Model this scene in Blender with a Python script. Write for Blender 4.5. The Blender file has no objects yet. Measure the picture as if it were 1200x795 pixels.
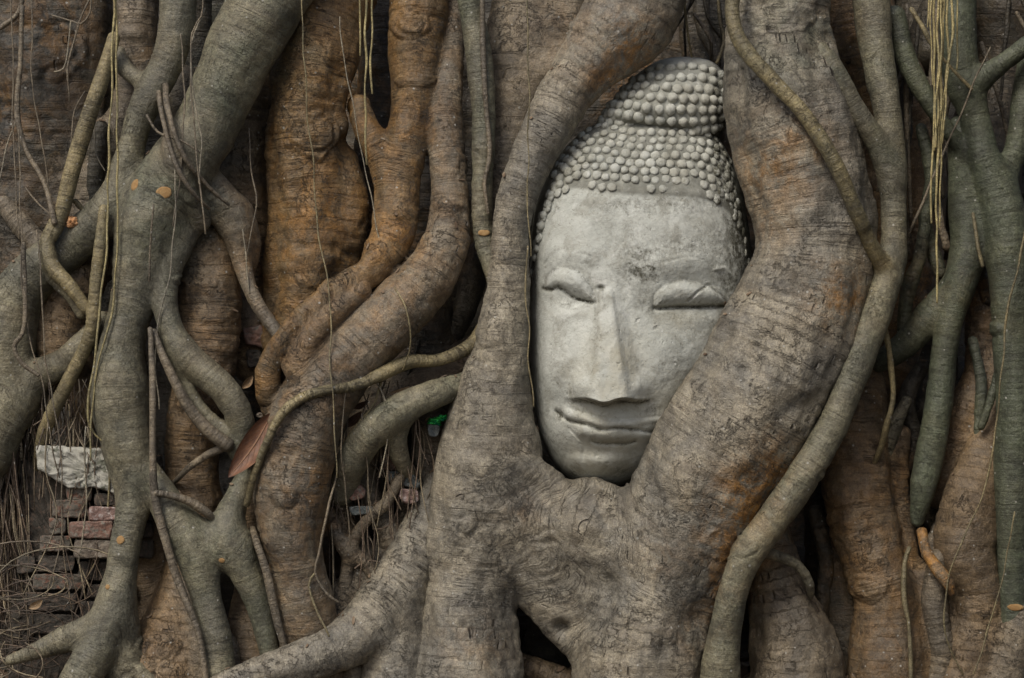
import bpy, math, random
import numpy as np
from mathutils import Vector

# ------------------------------------------------------------------ camera, light, exposure
S = 0.0014            # metres per photo pixel on the reference plane (depth 0)
D = 2400.0            # camera distance in the same pixels
CZ = 0.58             # camera height
sc = bpy.context.scene
cam_d = bpy.data.cameras.new('camera'); cam = bpy.data.objects.new('camera', cam_d)
sc.collection.objects.link(cam); sc.camera = cam
cam.location = (0, -D * S, CZ); cam.rotation_euler = (math.pi / 2, 0, 0)
cam_d.sensor_width = 36; cam_d.lens = 36 * D / 1200; cam_d.clip_start = 0.05; cam_d.clip_end = 500
W = bpy.data.worlds.new("World"); sc.world = W; W.use_nodes = True
wn = W.node_tree; bg = wn.nodes['Background']
sky = wn.nodes.new('ShaderNodeTexSky'); sky.sky_type = 'NISHITA'; sky.sun_disc = False
SUN_EL, SUN_AZ = 48, 210        # degrees; azimuth 180 = from the camera side (-Y)
sky.sun_elevation = math.radians(SUN_EL); sky.sun_rotation = math.radians(SUN_AZ)
sky.dust_density = 4; sky.air_density = 1.0; sky.ozone_density = 1.0
wn.links.new(sky.outputs[0], bg.inputs[0]); bg.inputs[1].default_value = 0.095
sun_d = bpy.data.lights.new('sun', 'SUN'); sun = bpy.data.objects.new('sun', sun_d); sc.collection.objects.link(sun)
sun_d.energy = 1.5; sun_d.angle = math.radians(20); sun_d.color = (1.0, 0.96, 0.88)
az = math.radians(SUN_AZ); el = math.radians(SUN_EL)
sdir = Vector((math.sin(az) * math.cos(el), math.cos(az) * math.cos(el), math.sin(el)))
sun.rotation_euler = sdir.to_track_quat('Z', 'Y').to_euler()
sun.location = sdir * 6
sc.view_settings.view_transform = 'Standard'; sc.view_settings.look = 'None'
sc.view_settings.gamma = 1; sc.view_settings.use_curve_mapping = False
sc.view_settings.exposure = 0.43
sc.cycles.max_bounces = 4

# ------------------------------------------------------------------ helpers
rng = np.random.default_rng(7)
random.seed(7)
def P(px, py, d):
    px = np.asarray(px, float); py = np.asarray(py, float); d = np.asarray(d, float)
    f = (D + d) / D
    return np.stack([(px - 600) * S * f, d * S + 0 * px, CZ + (397.5 - py) * S * f], -1)

_perm = np.random.default_rng(3).permutation(256); _perm = np.concatenate([_perm, _perm, _perm])
_g3 = np.random.default_rng(4).normal(size=(256, 3)); _g3 /= np.linalg.norm(_g3, axis=1)[:, None]
def pnoise(p):
    """gradient noise, about -0.6..0.6"""
    i = np.floor(p).astype(int); f = p - i; i &= 255
    u = f * f * f * (f * (f * 6 - 15) + 10)
    out = 0
    for dx in (0, 1):
        for dy in (0, 1):
            for dz in (0, 1):
                h = _perm[_perm[_perm[(i[:, 0] + dx) & 255] + ((i[:, 1] + dy) & 255)] + ((i[:, 2] + dz) & 255)]
                g = _g3[h]
                dot = g[:, 0] * (f[:, 0] - dx) + g[:, 1] * (f[:, 1] - dy) + g[:, 2] * (f[:, 2] - dz)
                w = (u[:, 0] if dx else 1 - u[:, 0]) * (u[:, 1] if dy else 1 - u[:, 1]) * (u[:, 2] if dz else 1 - u[:, 2])
                out = out + w * dot
    return out
def fbm(p, o=3):
    a = 0; k = 1.0
    for j in range(o):
        a = a + k * pnoise(p * (2 ** j) + 17.3 * j); k *= 0.5
    return a
def sst(a, b, x):
    t = np.clip((x - a) / (b - a), 0, 1); return t * t * (3 - 2 * t)

def new_mesh(name, V, F, mat=None, parent=None, smooth=True, normals=None, attrs=None):
    me = bpy.data.meshes.new(name)
    V = np.asarray(V, np.float32)
    if isinstance(F, np.ndarray):
        n = len(F); k = F.shape[1]
        me.vertices.add(len(V)); me.vertices.foreach_set('co', V.ravel())
        me.loops.add(n * k); me.loops.foreach_set('vertex_index', F.astype(np.int32).ravel())
        me.polygons.add(n); me.polygons.foreach_set('loop_start', np.arange(0, n * k, k, dtype=np.int32))
        me.update(calc_edges=True)
    else:
        me.from_pydata(V.tolist(), [], F)
    if smooth: me.polygons.foreach_set('use_smooth', np.ones(len(me.polygons), bool))
    if attrs:
        for k_, a in attrs.items():
            at = me.attributes.new(k_, 'FLOAT_VECTOR', 'POINT'); at.data.foreach_set('vector', np.asarray(a, np.float32).ravel())
    me.update()
    if normals is not None: me.normals_split_custom_set_from_vertices(np.asarray(normals, np.float32).tolist())
    if mat: me.materials.append(mat)
    o = bpy.data.objects.new(name, me); sc.collection.objects.link(o)
    if parent: o.parent = parent
    return o
def empty(name, loc, label=None, cat=None, group=None):
    o = bpy.data.objects.new(name, None); sc.collection.objects.link(o); o.location = loc; o.empty_display_size = .05
    if label: o['label'] = label
    if cat: o['category'] = cat
    if group: o['group'] = group
    return o
def tag(o, label=None, cat=None, group=None, kind=None):
    if label: o['label'] = label
    if cat: o['category'] = cat
    if group: o['group'] = group
    if kind: o['kind'] = kind
    return o

def catmull(pts, step):
    pts = np.asarray(pts, float); n = len(pts)
    if n == 2: pts = np.array([pts[0], (pts[0] + pts[1]) / 2, pts[1]]); n = 3
    ext = np.vstack([2 * pts[0] - pts[1], pts, 2 * pts[-1] - pts[-2]])
    out = []
    for i in range(n - 1):
        p0, p1, p2, p3 = ext[i:i + 4]
        m = max(2, int(np.linalg.norm((p2 - p1)[:2]) / step))
        for t in np.arange(m) / m:
            out.append(0.5 * ((2 * p1) + (-p0 + p2) * t + (2 * p0 - 5 * p1 + 4 * p2 - p3) * t * t + (-p0 + 3 * p1 - 3 * p2 + p3) * t ** 3))
    out.append(pts[-1]); return np.array(out)

def path_world(pts, step):
    """pts (px, py, r, d) -> world points, world radii"""
    q = catmull(pts, step)
    w = P(q[:, 0], q[:, 1], q[:, 3]); r = np.maximum(q[:, 2], .3) * S * (D + q[:, 3]) / D
    return w, r
def frames(C, start=None):
    T = np.gradient(C, axis=0); T /= np.linalg.norm(T, axis=1)[:, None] + 1e-12
    n = np.array([0, -1.0, 0]) if start is None else start
    N = []
    for t in T:
        n = n - t * n.dot(t); ln = np.linalg.norm(n)
        if ln < 1e-5: n = np.cross(t, [1, 0, 0]); ln = np.linalg.norm(n)
        n = n / ln; N.append(n)
    N = np.array(N); B = np.cross(T, N)
    u = np.concatenate([[0], np.cumsum(np.linalg.norm(np.diff(C, axis=0), axis=1))])
    return T, N, B, u
def tube_geo(C, R, sides, fy=1.0, wob=0.0, seed=0):
    """closed tube with rounded ends -> V, F(list of quads as array), q (local coords)"""
    T, N, B, u = frames(C)
    # rounded ends
    C2 = [C[0] - T[0] * R[0] * .7] + [C[0] - T[0] * R[0] * .35] + list(C) + [C[-1] + T[-1] * R[-1] * .35] + [C[-1] + T[-1] * R[-1] * .7]
    R2 = [R[0] * .05, R[0] * .75] + list(R) + [R[-1] * .75, R[-1] * .05]
    ix = [0, 0] + list(range(len(C))) + [len(C) - 1] * 2
    C2 = np.array(C2); R2 = np.array(R2); N2 = N[ix]; B2 = B[ix]; u2 = u[ix]
    a = np.arange(sides) * 2 * math.pi / sides
    ca, sa = np.cos(a), np.sin(a)
    off = (N2[:, None, :] * ca[None, :, None] + B2[:, None, :] * sa[None, :, None])
    rr = np.repeat(R2[:, None], sides, 1)
    if wob:
        qn = np.stack([np.broadcast_to(ca * 1.3, rr.shape).ravel() + seed * 3.1, np.broadcast_to(sa * 1.3, rr.shape).ravel(), np.repeat(u2, sides) * 14], -1)
        rr = rr * (1 + wob * pnoise(qn).reshape(rr.shape) * 2)
    off2 = off * rr[:, :, None]; off2[:, :, 1] *= fy
    V = (C2[:, None, :] + off2).reshape(-1, 3)
    m = len(C2); i = np.arange(m - 1)[:, None] * sides; j = np.arange(sides)[None, :]; j1 = (j + 1) % sides
    F = np.stack([i + j, i + sides + j, i + sides + j1, i + j1], -1).reshape(-1, 4)
    caps = [list(range(sides)), list(range((m - 1) * sides, m * sides))[::-1]]
    q = np.stack([(rr * ca).ravel(), (rr * sa).ravel(), np.repeat(u2, sides)], -1)
    return V, F, caps, q

# ------------------------------------------------------------------ materials
def mat_new(name):
    m = bpy.data.materials.new(name); m.use_nodes = True; nt = m.node_tree
    return m, nt, nt.nodes['Principled BSDF']
def nd(nt, typ, **kw):
    n = nt.nodes.new(typ)
    for k, v in kw.items():
        if k.startswith('i_'): n.inputs[k[2:].replace('_', ' ')].default_value = v
        else: setattr(n, k, v)
    return n
def math_(nt, op, a, b=None, c=None, clamp=False):
    n = nt.nodes.new('ShaderNodeMath'); n.operation = op; n.use_clamp = clamp
    for i, v in enumerate((a, b, c)):
        if v is None: continue
        if isinstance(v, (int, float)): n.inputs[i].default_value = v
        else: nt.links.new(v, n.inputs[i])
    return n.outputs[0]
def mrange(nt, v, a, b, c=0.0, d=1.0):
    n = nt.nodes.new('ShaderNodeMapRange'); nt.links.new(v, n.inputs[0])
    n.inputs[1].default_value = a; n.inputs[2].default_value = b; n.inputs[3].default_value = c; n.inputs[4].default_value = d
    return n.outputs[0]
def mix(nt, f, a, b, typ='MIX'):
    n = nt.nodes.new('ShaderNodeMix'); n.data_type = 'RGBA'; n.blend_type = typ
    if isinstance(f, (int, float)): n.inputs[0].default_value = f
    else: nt.links.new(f, n.inputs[0])
    for s, v in ((6, a), (7, b)):
        if isinstance(v, tuple): n.inputs[s].default_value = (*v, 1)
        else: nt.links.new(v, n.inputs[s])
    return n.outputs[2]
def noise(nt, vec, scale, detail=4, rough=.55, dist=0):
    n = nt.nodes.new('ShaderNodeTexNoise'); n.inputs['Scale'].default_value = scale
    n.inputs['Detail'].default_value = detail; n.inputs['Roughness'].default_value = rough; n.inputs['Distortion'].default_value = dist
    if vec is not None: nt.links.new(vec, n.inputs['Vector'])
    return n.outputs[0]
def voro(nt, vec, scale, feature='F1', out=0, rnd=1.0):
    n = nt.nodes.new('ShaderNodeTexVoronoi'); n.feature = feature; n.inputs['Scale'].default_value = scale
    n.inputs['Randomness'].default_value = rnd
    nt.links.new(vec, n.inputs['Vector']); return n.outputs[out]
def vscale(nt, vec, s):
    n = nt.nodes.new('ShaderNodeVectorMath'); n.operation = 'MULTIPLY'; nt.links.new(vec, n.inputs[0]); n.inputs[1].default_value = s
    return n.outputs[0]

def bark_material():
    m, nt, b = mat_new('fig_bark')
    aq = nd(nt, 'ShaderNodeAttribute', attribute_name='q').outputs['Vector']
    at = nd(nt, 'ShaderNodeAttribute', attribute_name='tint').outputs['Vector']
    aw = nd(nt, 'ShaderNodeAttribute', attribute_name='wear').outputs['Vector']
    sep = nt.nodes.new('ShaderNodeSeparateXYZ'); nt.links.new(aw, sep.inputs[0])
    org, grn, rgh = sep.outputs
    tc = nt.nodes.new('ShaderNodeTexCoord').outputs['Object']
    def noise3(vec, scale, detail, rough, dist=0):
        n = nt.nodes.new('ShaderNodeTexNoise'); n.inputs['Scale'].default_value = scale
        n.inputs['Detail'].default_value = detail; n.inputs['Roughness'].default_value = rough; n.inputs['Distortion'].default_value = dist
        nt.links.new(vec, n.inputs['Vector']); sp = nt.nodes.new('ShaderNodeSeparateColor'); nt.links.new(n.outputs[1], sp.inputs[0])
        return sp.outputs
    ring, wr, _r = noise3(vscale(nt, aq, (7, 7, 125)), 1.0, 3, .6, .5)       # wrinkles across the root
    strd = noise(nt, vscale(nt, aq, (150, 150, 16)), 1.0, 3, .6, .6)          # fibres along it
    patch, gmn, cm = noise3(tc, 8.5, 5, .62, .7)
    blot, omn, lmn = noise3(tc, 27, 6, .70, .5)
    fine, fl1, fl2 = noise3(tc, 120, 4, .72)
    micro = noise(nt, tc, 420, 3, .75)
    cmask = mrange(nt, cm, .50, .58)
    crack = math_(nt, 'MULTIPLY', mrange(nt, math_(nt, 'ABSOLUTE', math_(nt, 'SUBTRACT', wr, .5)), 0.0, .012, 1, 0), cmask)
    crack = math_(nt, 'MULTIPLY', crack, rgh, clamp=True)
    pit = math_(nt, 'MULTIPLY', mrange(nt, math_(nt, 'ABSOLUTE', math_(nt, 'SUBTRACT', lmn, .5)), 0.0, .014, 1, 0), mrange(nt, gmn, .50, .6))
    pit = math_(nt, 'MULTIPLY', pit, rgh, clamp=True)
    mul = lambda c, v: mix(nt, 1.0, c, v, 'MULTIPLY')
    col = mul(at, (.88, .87, .85))
    col = mix(nt, mrange(nt, patch, .40, .62), mul(col, (.66, .67, .70)), mul(col, (1.22, 1.18, 1.12)))
    om = math_(nt, 'MULTIPLY', mrange(nt, omn, .42, .60), org, clamp=True)
    col = mix(nt, math_(nt, 'MULTIPLY', om, .9), col, (.225, .115, .030))
    om2 = math_(nt, 'MULTIPLY', mrange(nt, fl1, .52, .62), mrange(nt, org, .55, 1.2), clamp=True)
    col = mix(nt, math_(nt, 'MULTIPLY', om2, .8), col, (.34, .17, .045))
    gm = math_(nt, 'MULTIPLY', mrange(nt, gmn, .40, .62), grn, clamp=True)
    col = mix(nt, math_(nt, 'MULTIPLY', gm, .85), col, (.084, .099, .066))
    col = mix(nt, math_(nt, 'MULTIPLY', mrange(nt, blot, .49, .62), .6), col, mul(col, (.54, .52, .50)))
    col = mix(nt, math_(nt, 'MULTIPLY', mrange(nt, lmn, .52, .66), .38), col, mul(col, (1.6, 1.62, 1.62)))
    col = mix(nt, mrange(nt, fine, .36, .64, 0, .9), mul(col, (.80, .79, .78)), mul(col, (1.26, 1.25, 1.22)))
    col = mix(nt, mrange(nt, micro, .36, .64, 0, .95), mul(col, (.70, .69, .68)), mul(col, (1.36, 1.36, 1.33)))
    col = mix(nt, mrange(nt, ring, .48, .36, 0, .55), col, mul(col, (.6, .56, .53)))
    col = mix(nt, mrange(nt, strd, .4, .66, 0, .35), col, mul(col, (1.32, 1.3, 1.27)))
    col = mix(nt, math_(nt, 'MULTIPLY', crack, .7), col, (.035, .028, .022))
    col = mix(nt, math_(nt, 'MULTIPLY', pit, .55), col, (.045, .038, .03))
    vn = nt.nodes.new('ShaderNodeTexVoronoi'); vn.inputs['Scale'].default_value = 75; nt.links.new(tc, vn.inputs['Vector'])
    sc3 = nt.nodes.new('ShaderNodeSeparateColor'); nt.links.new(vn.outputs[1], sc3.inputs[0])
    fl = math_(nt, 'MULTIPLY', mrange(nt, math_(nt, 'MULTIPLY_ADD', fine, .22, vn.outputs[0]), .20, .27, 1, 0), math_(nt, 'GREATER_THAN', sc3.outputs[0], .80))
    col = mix(nt, math_(nt, 'MULTIPLY', fl, .75), col, (.38, .37, .33))
    nt.links.new(col, b.inputs['Base Color'])
    nt.links.new(mrange(nt, blot, .35, .65, .42, .68), b.inputs['Roughness'])
    b.inputs['Specular IOR Level'].default_value = .5
    h = math_(nt, 'MULTIPLY', ring, math_(nt, 'MULTIPLY_ADD', rgh, .50, .18))
    h = math_(nt, 'MULTIPLY_ADD', strd, .15, h)
    h = math_(nt, 'MULTIPLY_ADD', blot, math_(nt, 'MULTIPLY_ADD', rgh, .45, .25), h)
    h = math_(nt, 'MULTIPLY_ADD', fine, .42, h)
    h = math_(nt, 'MULTIPLY_ADD', micro, .16, h)
    h = math_(nt, 'MULTIPLY_ADD', crack, -.7, h)
    h = math_(nt, 'MULTIPLY_ADD', pit, -.5, h)
    bp = nt.nodes.new('ShaderNodeBump'); bp.inputs['Strength'].default_value = 1.0; bp.inputs['Distance'].default_value = .0052
    nt.links.new(h, bp.inputs['Height']); nt.links.new(bp.outputs[0], b.inputs['Normal'])
    return m
BARK = bark_material()

def simple_mat(name, c1, c2, scale=30, rough=.8, bump=.002, detail=5, c3=None):
    m, nt, b = mat_new(name)
    tc = nt.nodes.new('ShaderNodeTexCoord').outputs['Object']
    n1 = noise(nt, tc, scale, detail, .65, .5)
    col = mix(nt, mrange(nt, n1, .36, .64), c1, c2)
    if c3: col = mix(nt, mrange(nt, noise(nt, tc, scale * 2.3, 5, .65), .52, .62), col, c3)
    nt.links.new(col, b.inputs['Base Color']); b.inputs['Roughness'].default_value = rough
    b.inputs['Specular IOR Level'].default_value = .25
    if bump:
        bp = nt.nodes.new('ShaderNodeBump'); bp.inputs['Distance'].default_value = bump
        h = math_(nt, 'MULTIPLY_ADD', noise(nt, tc, scale * 4, 6, .7), .6, n1)
        nt.links.new(h, bp.inputs['Height']); nt.links.new(bp.outputs[0], b.inputs['Normal'])
    return m

# ------------------------------------------------------------------ setting: soil
def ground():
    g = np.sign(np.linspace(-1, 1, 161)) * np.abs(np.linspace(-1, 1, 161)) ** 4
    X, Y = np.meshgrid(g * 60, g * 60 - .0, indexing='ij')
    x = X.ravel(); y = Y.ravel()
    near = np.exp(-((x / 1.6) ** 2 + (y / 1.6) ** 2))
    z = near * (.028 * fbm(np.stack([x * 5, y * 5, 0 * x], -1), 4) + .012 * pnoise(np.stack([x * 26, y * 26, 0 * x + 3], -1))) - .004
    n = 161; i = np.arange(n - 1)[:, None] * n; j = np.arange(n - 1)[None, :]
    F = np.stack([i + j, i + n + j, i + n + j + 1, i + j + 1], -1).reshape(-1, 4)
    m = simple_mat('soil', (.055, .042, .031), (.11, .088, .068), 34, .95, .006, 8, (.16, .13, .10))
    return tag(new_mesh('ground', np.stack([x, y, z], -1), F, m), 'dark brown bare soil under the roots', None, None, 'structure')
ground()

# ------------------------------------------------------------------ the strangler fig
TREE = empty('fig_tree', (0, .2, 0), 'old strangler fig whose grey and brown roots wrap the stone head and the ruin', 'tree')
def under_tree(o):
    o.parent = TREE; o.matrix_parent_inverse = TREE.matrix_basis.inverted() if False else o.matrix_parent_inverse
    return o
TREE.location = (0, 0, 0)

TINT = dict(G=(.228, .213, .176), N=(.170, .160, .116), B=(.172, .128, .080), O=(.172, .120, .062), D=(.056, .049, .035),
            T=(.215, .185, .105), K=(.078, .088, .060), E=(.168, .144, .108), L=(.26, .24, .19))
# stains that belong to the bark: x, y, radius, (orange, green, dark) amounts, depth range ignored
STAINS = [(885, 590, 46, 1.7, 0), (908, 560, 36, 1.5, 0), (865, 640, 46, 1.1, 0), (850, 690, 44, .9, 0), (835, 740, 40, .6, 0), (905, 200, 50, .8, 0), (930, 170, 45, .7, 0), (900, 250, 40, .5, 0),
          (990, 350, 40, 1., 0), (900, 515, 20, .6, 0), (740, 60, 46, 1.0, 0), (715, 95, 36, 1.0, 0), (690, 40, 60, .3, 0), (700, 110, 30, .3, 0), (820, 600, 30, .35, 0),
          (610, 600, 18, .35, 0), (780, 650, 30, .3, 0), (560, 760, 40, .3, 0), (370, 250, 70, .9, 0), (400, 90, 45, .9, 0), (330, 300, 60, .7, 0),
          (460, 280, 50, .9, 0), (480, 150, 50, .7, 0), (530, 280, 40, .45, 0), (450, 350, 60, .55, 0), (375, 570, 50, .75, 0), (380, 620, 40, .6, 0),
          (330, 460, 40, .4, 0), (400, 430, 40, .4, 0), (250, 400, 50, .4, 0), (1075, 330, 50, .9, 0), (1010, 650, 60, .5, 0), (1140, 350, 40, .6, 0), (1050, 560, 30, .6, 0),
          (1010, 560, 40, .4, 0), (60, 30, 60, .6, 0), (10, 130, 60, .5, 0), (180, 60, 30, .4, 0), (930, 40, 50, 0, .8), (300, 50, 60, 0, .9), (250, 120, 60, 0, .7), (190, 240, 80, 0, .7),
          (990, 40, 40, .5, 0), (30, 370, 10, .9, 0)]
def stain_at(V):
    f = (D * S + V[:, 1]) / (D * S)
    px = 600 + V[:, 0] / S / f; py = 397.5 - (V[:, 2] - CZ) / S / f
    o = np.zeros(len(V)); g = np.zeros(len(V))
    for x, y, r, a, b in STAINS:
        w = np.exp(-(((px - x) / r) ** 2 + ((py - y) / r) ** 2))
        o = np.maximum(o, w * a); g = np.maximum(g, w * b)
    return o, g

def vnormals(V, F):
    a, b, c, d = (V[F[:, k]] for k in range(4))
    n = np.cross(c - a, d - b); N = np.zeros_like(V)
    for k in range(4): np.add.at(N, F[:, k], n)
    return N / (np.linalg.norm(N, axis=1)[:, None] + 1e-12)

KNOTS = [(366, 158, 30, 1.2, 2, 1.3), (392, 60, 16, 1, 2, .8), (480, 28, 22, 1.4, 2, 1.2), (486, 95, 20, 2.6, 1, 1), (332, 578, 15, 1, 2, 1), (549, 617, 8, 1, 2, .9), (985, 572, 18, .8, 3, .9), (1016, 690, 22, 1.5, 2, .9),
         (1145, 712, 20, 1.6, 2, .9), (990, 615, 24, 1.4, 1, .8), (265, 405, 14, 1.2, 2, .8), (905, 22, 50, 2.8, 3, .7), (575, 385, 16, .8, 1, .7), (565, 655, 30, 2.2, 2, .6), (700, 590, 16, 1, 2, .8), (640, 655, 22, .8, 2, .7),
         (760, 745, 34, 2.4, 2, .7), (850, 640, 30, 2, 1, .7), (700, 30, 40, 3.5, 3, .7), (1160, 385, 16, 2.4, 2, .9), (230, 330, 22, 2.6, 2, .8), (250, 370, 24, 2.4, 2, .7), (440, 690, 22, 2, 2, .7), (185, 760, 22, 1.2, 2, .7),
         (370, 330, 20, 2.6, 2, .8), (475, 250, 20, 3, 2, .6), (525, 240, 18, 3, 2, .7), (150, 40, 20, 2.6, 3, .9), (60, 60, 40, 1.3, 2, 1), (800, 560, 26, 1.3, 1, .6)]
DENTS = [(657, 738, 9, 14), (690, 590, 6, 4), (703, 596, 5, 4), (668, 556, 9, 5), (648, 640, 12, 4), (352, 225, 8, 5), (415, 300, 9, 5), (540, 650, 12, 3), (880, 400, 22, 4), (775, 600, 20, 4), (930, 480, 16, 3), (610, 560, 10, 3)]
def fused(roots, k=14, voxel=.0040, lump=1.0, rough=1.0, ring=1.0, shrink=1.0):
    """roots that grow into one another: one smooth skin, then cut into one mesh per root"""
    k *= S; data = []; allV = []; allF = []; off = 0
    for r in roots:
        C, R = path_world(r['pts'], 12); R = R * shrink
        fy = r.get('fy', 1.0)
        T, N, B, u = frames(C)
        u = u + (C[0, 2]) * 0 + 2.0 - C[0, 2]
        data.append((C, R, N, B, u, fy))
        V, F, caps, _ = tube_geo(C, R * 1.02, 18, fy)
        allV.append(V); allF += (F + off).tolist() + [[x + off for x in c] for c in caps]; off += len(V)
    o = new_mesh('tmp', np.vstack(allV), allF)
    md = o.modifiers.new('r', 'REMESH'); md.mode = 'VOXEL'; md.voxel_size = voxel; md.adaptivity = 0
    me = o.evaluated_get(bpy.context.evaluated_depsgraph_get()).to_mesh()
    V = np.empty(len(me.vertices) * 3); me.vertices.foreach_get('co', V); V = V.reshape(-1, 3)
    F = np.empty(len(me.loops), np.int32); me.loops.foreach_get('vertex_index', F); F = F.reshape(-1, 4)
    o.evaluated_get(bpy.context.evaluated_depsgraph_get()).to_mesh_clear()
    tmp = o.data; bpy.data.objects.remove(o); bpy.data.meshes.remove(tmp)

    def field(V, full=False):
        nr = len(roots); n = len(V)
        dd = np.full((n, nr), 1e3); gg = np.zeros((n, nr, 3)); qq = np.zeros((n, nr, 3)) if full else None
        for ri, (C, R, N, B, u, fy) in enumerate(data):
            lo = (C - R[:, None] * 1.2).min(0) - 5 * k; hi = (C + R[:, None] * 1.2).max(0) + 5 * k
            idx = np.nonzero(((V > lo) & (V < hi)).all(1))[0]
            for s in range(0, len(idx), 40000):
                ii = idx[s:s + 40000]; p = V[ii]
                sc_ = np.array([1, 1 / fy, 1]); A = C[:-1] * sc_; Bv = (C[1:] - C[:-1]) * sc_
                pp = p * sc_
                L2 = (Bv ** 2).sum(1)
                t = (pp @ Bv.T - (A * Bv).sum(1)[None, :]) / L2[None, :]
                t = np.clip(t, 0, 1)
                # squared distance without the big 3D array
                pa2 = (pp ** 2).sum(1)[:, None] - 2 * pp @ A.T + (A ** 2).sum(1)[None, :]
                pab = pp @ Bv.T - (A * Bv).sum(1)[None, :]
                d2 = np.maximum(pa2 - 2 * t * pab + t * t * L2[None, :], 1e-12)
                dist = np.sqrt(d2) - (R[:-1][None, :] * (1 - t) + R[1:][None, :] * t)
                m = dist.argmin(1); ar = np.arange(len(ii)); tm = t[ar, m]
                cp = C[m] + (C[m + 1] - C[m]) * tm[:, None]
                df = p - cp; ds = df * sc_; ln = np.linalg.norm(ds, axis=1) + 1e-9
                g = ds * sc_ / ln[:, None]; gl = np.linalg.norm(g, axis=1)
                dd[ii, ri] = dist[ar, m] / gl; gg[ii, ri] = g / gl[:, None]
                if full:
                    Nn = N[m]; Bb = B[m]
                    qq[ii, ri, 0] = (df * Nn).sum(1); qq[ii, ri, 1] = (df * Bb).sum(1)
                    qq[ii, ri, 2] = u[m] * (1 - tm) + u[m + 1] * tm
        mn = dd.min(1); w = np.exp(-(dd - mn[:, None]) / k); sw = w.sum(1)
        f = mn - k * np.log(sw); w /= sw[:, None]
        g = (gg * w[:, :, None]).sum(1)
        return f, g, w, dd, qq
    for it in range(3):
        f, g, w, dd, _ = field(V)
        V = V - g / ((g ** 2).sum(1)[:, None] + .15) * f[:, None]
    f, g, w, dd, qq = field(V, True)
    q = (qq * w[:, :, None]).sum(1)
    rl = np.array([rt['lump'] if 'lump' in rt else lump for rt in roots]); rr = np.array([rt.get('rough', rough) for rt in roots]); rg = np.array([rt.get('ring', ring) for rt in roots])
    rad = np.array([d_[1].mean() for d_ in data]) @ w.T; L = w @ rl; RG = w @ rg; RF = w @ rr
    gn = g / (np.linalg.norm(g, axis=1)[:, None] + 1e-9)
    flute = fbm(np.stack([q[:, 0] * 17, q[:, 1] * 17, q[:, 2] * 4.5], -1), 2)
    lumps = fbm(V * 15 + 5, 3)
    rings = fbm(np.stack([q[:, 0] * 9, q[:, 1] * 9, q[:, 2] * 42], -1), 2)
    msk = sst(-.15, .3, pnoise(V * 9 + 31))
    rings2 = np.abs(pnoise(np.stack([q[:, 0] * 14, q[:, 1] * 14, q[:, 2] * 60], -1) + 9))
    small = fbm(V * 55, 3)
    h = L * (flute * .13 * rad + lumps * (.06 * rad + .0022)) + RG * (rings * .0026 * msk - np.exp(-(rings2 / .04) ** 2) * .0016 * msk ** 2) + RF * small * .0015
    # burrs, healed branch scars and armpit wrinkles
    fk = (D * S + V[:, 1]) / (D * S); kx = 600 + V[:, 0] / S / fk; ky = 397.5 - (V[:, 2] - CZ) / S / fk
    wob = 5 * pnoise(np.stack([kx / 16, ky / 16, 0 * kx + .5], -1)) * 2
    for (x_, y_, r_, e_, n_, a_) in KNOTS:
        dk_ = np.hypot(kx - x_, (ky - y_) * e_) + wob * r_ / 22
        for j_ in range(n_):
            rr_ = r_ * (1 - j_ * .34); h = h + a_ * (.0026 * np.exp(-((dk_ - rr_) / 3.0) ** 2) - .0022 * np.exp(-((dk_ - rr_ - 4.5) / 2.2) ** 2))
        h = h + a_ * .004 * np.exp(-(dk_ / (r_ * .8)) ** 2)
    for (x_, y_, r_, a_) in DENTS:
        h = h - a_ * S * np.exp(-((kx - x_) ** 2 + (ky - y_) ** 2) / r_ ** 2)
    V = V + gn * h[:, None]
    Nn = vnormals(V, F)
    own = dd.argmin(1)
    tint = w @ np.array([TINT[rt['tint']] for rt in roots])
    so, sg = stain_at(V); so = so * (w @ np.array([.25 if rt['tint'] in 'NKT' else 1.0 for rt in roots]))
    org = np.maximum(so, w @ np.array([rt.get('org', 0.0) for rt in roots])); grn = np.maximum(sg, w @ np.array([rt.get('grn', 0.0) for rt in roots]))
    wear = np.stack([org, grn, RF], -1)
    fo = own[F[:, 0]]
    for ri, rt in enumerate(roots):
        sel = F[fo == ri]
        if not len(sel): continue
        vi, inv = np.unique(sel, return_inverse=True)
        ob = new_mesh(rt['name'], V[vi], inv.reshape(-1, 4), BARK, TREE, True, Nn[vi], dict(q=q[vi], tint=tint[vi], wear=wear[vi]))
        if rt.get('label'): ob['label'] = rt['label']

def R_(tint, pts, name='root', **kw):
    return dict(tint=tint, pts=pts, name=name, **kw)
def thin(tint, pts, name='aerial_root', label=None, sides=10, wob=.12, step=6, org=0., grn=0., rough=.6, kink=0., **kw):
    C, R = path_world(pts, step)
    if kink:
        sd = len(bpy.data.objects) * 7.7
        wv = np.stack([pnoise(np.stack([C[:, 2] * f_ + sd, 0 * R + a_, 0 * R], -1)) for f_, a_ in ((16, .3), (16, 5.3), (0, 0))], -1) * kink * S
        C = C + wv; R = R * (1 + .5 * pnoise(np.stack([C[:, 2] * 30 + sd, 0 * R + 2.5, 0 * R], -1)))
    V, F, caps, q = tube_geo(C, R, sides, 1.0, wob, len(bpy.data.objects) % 17)
    V = V + .0009 * np.stack([pnoise(V * 40), pnoise(V * 40 + 9), pnoise(V * 40 + 20)], -1) * min(1, R.mean() / .004)
    n = len(V); q = q + [0, 0, (len(bpy.data.objects) % 31) * .37]
    o = new_mesh(name, V, [list(map(int, f)) for f in F] + caps, BARK, TREE, True, None,
                 dict(q=q, tint=np.tile(TINT[tint], (n, 1)), wear=np.tile((org, grn, rough), (n, 1))))
    if label: o['label'] = label
    return o

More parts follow.
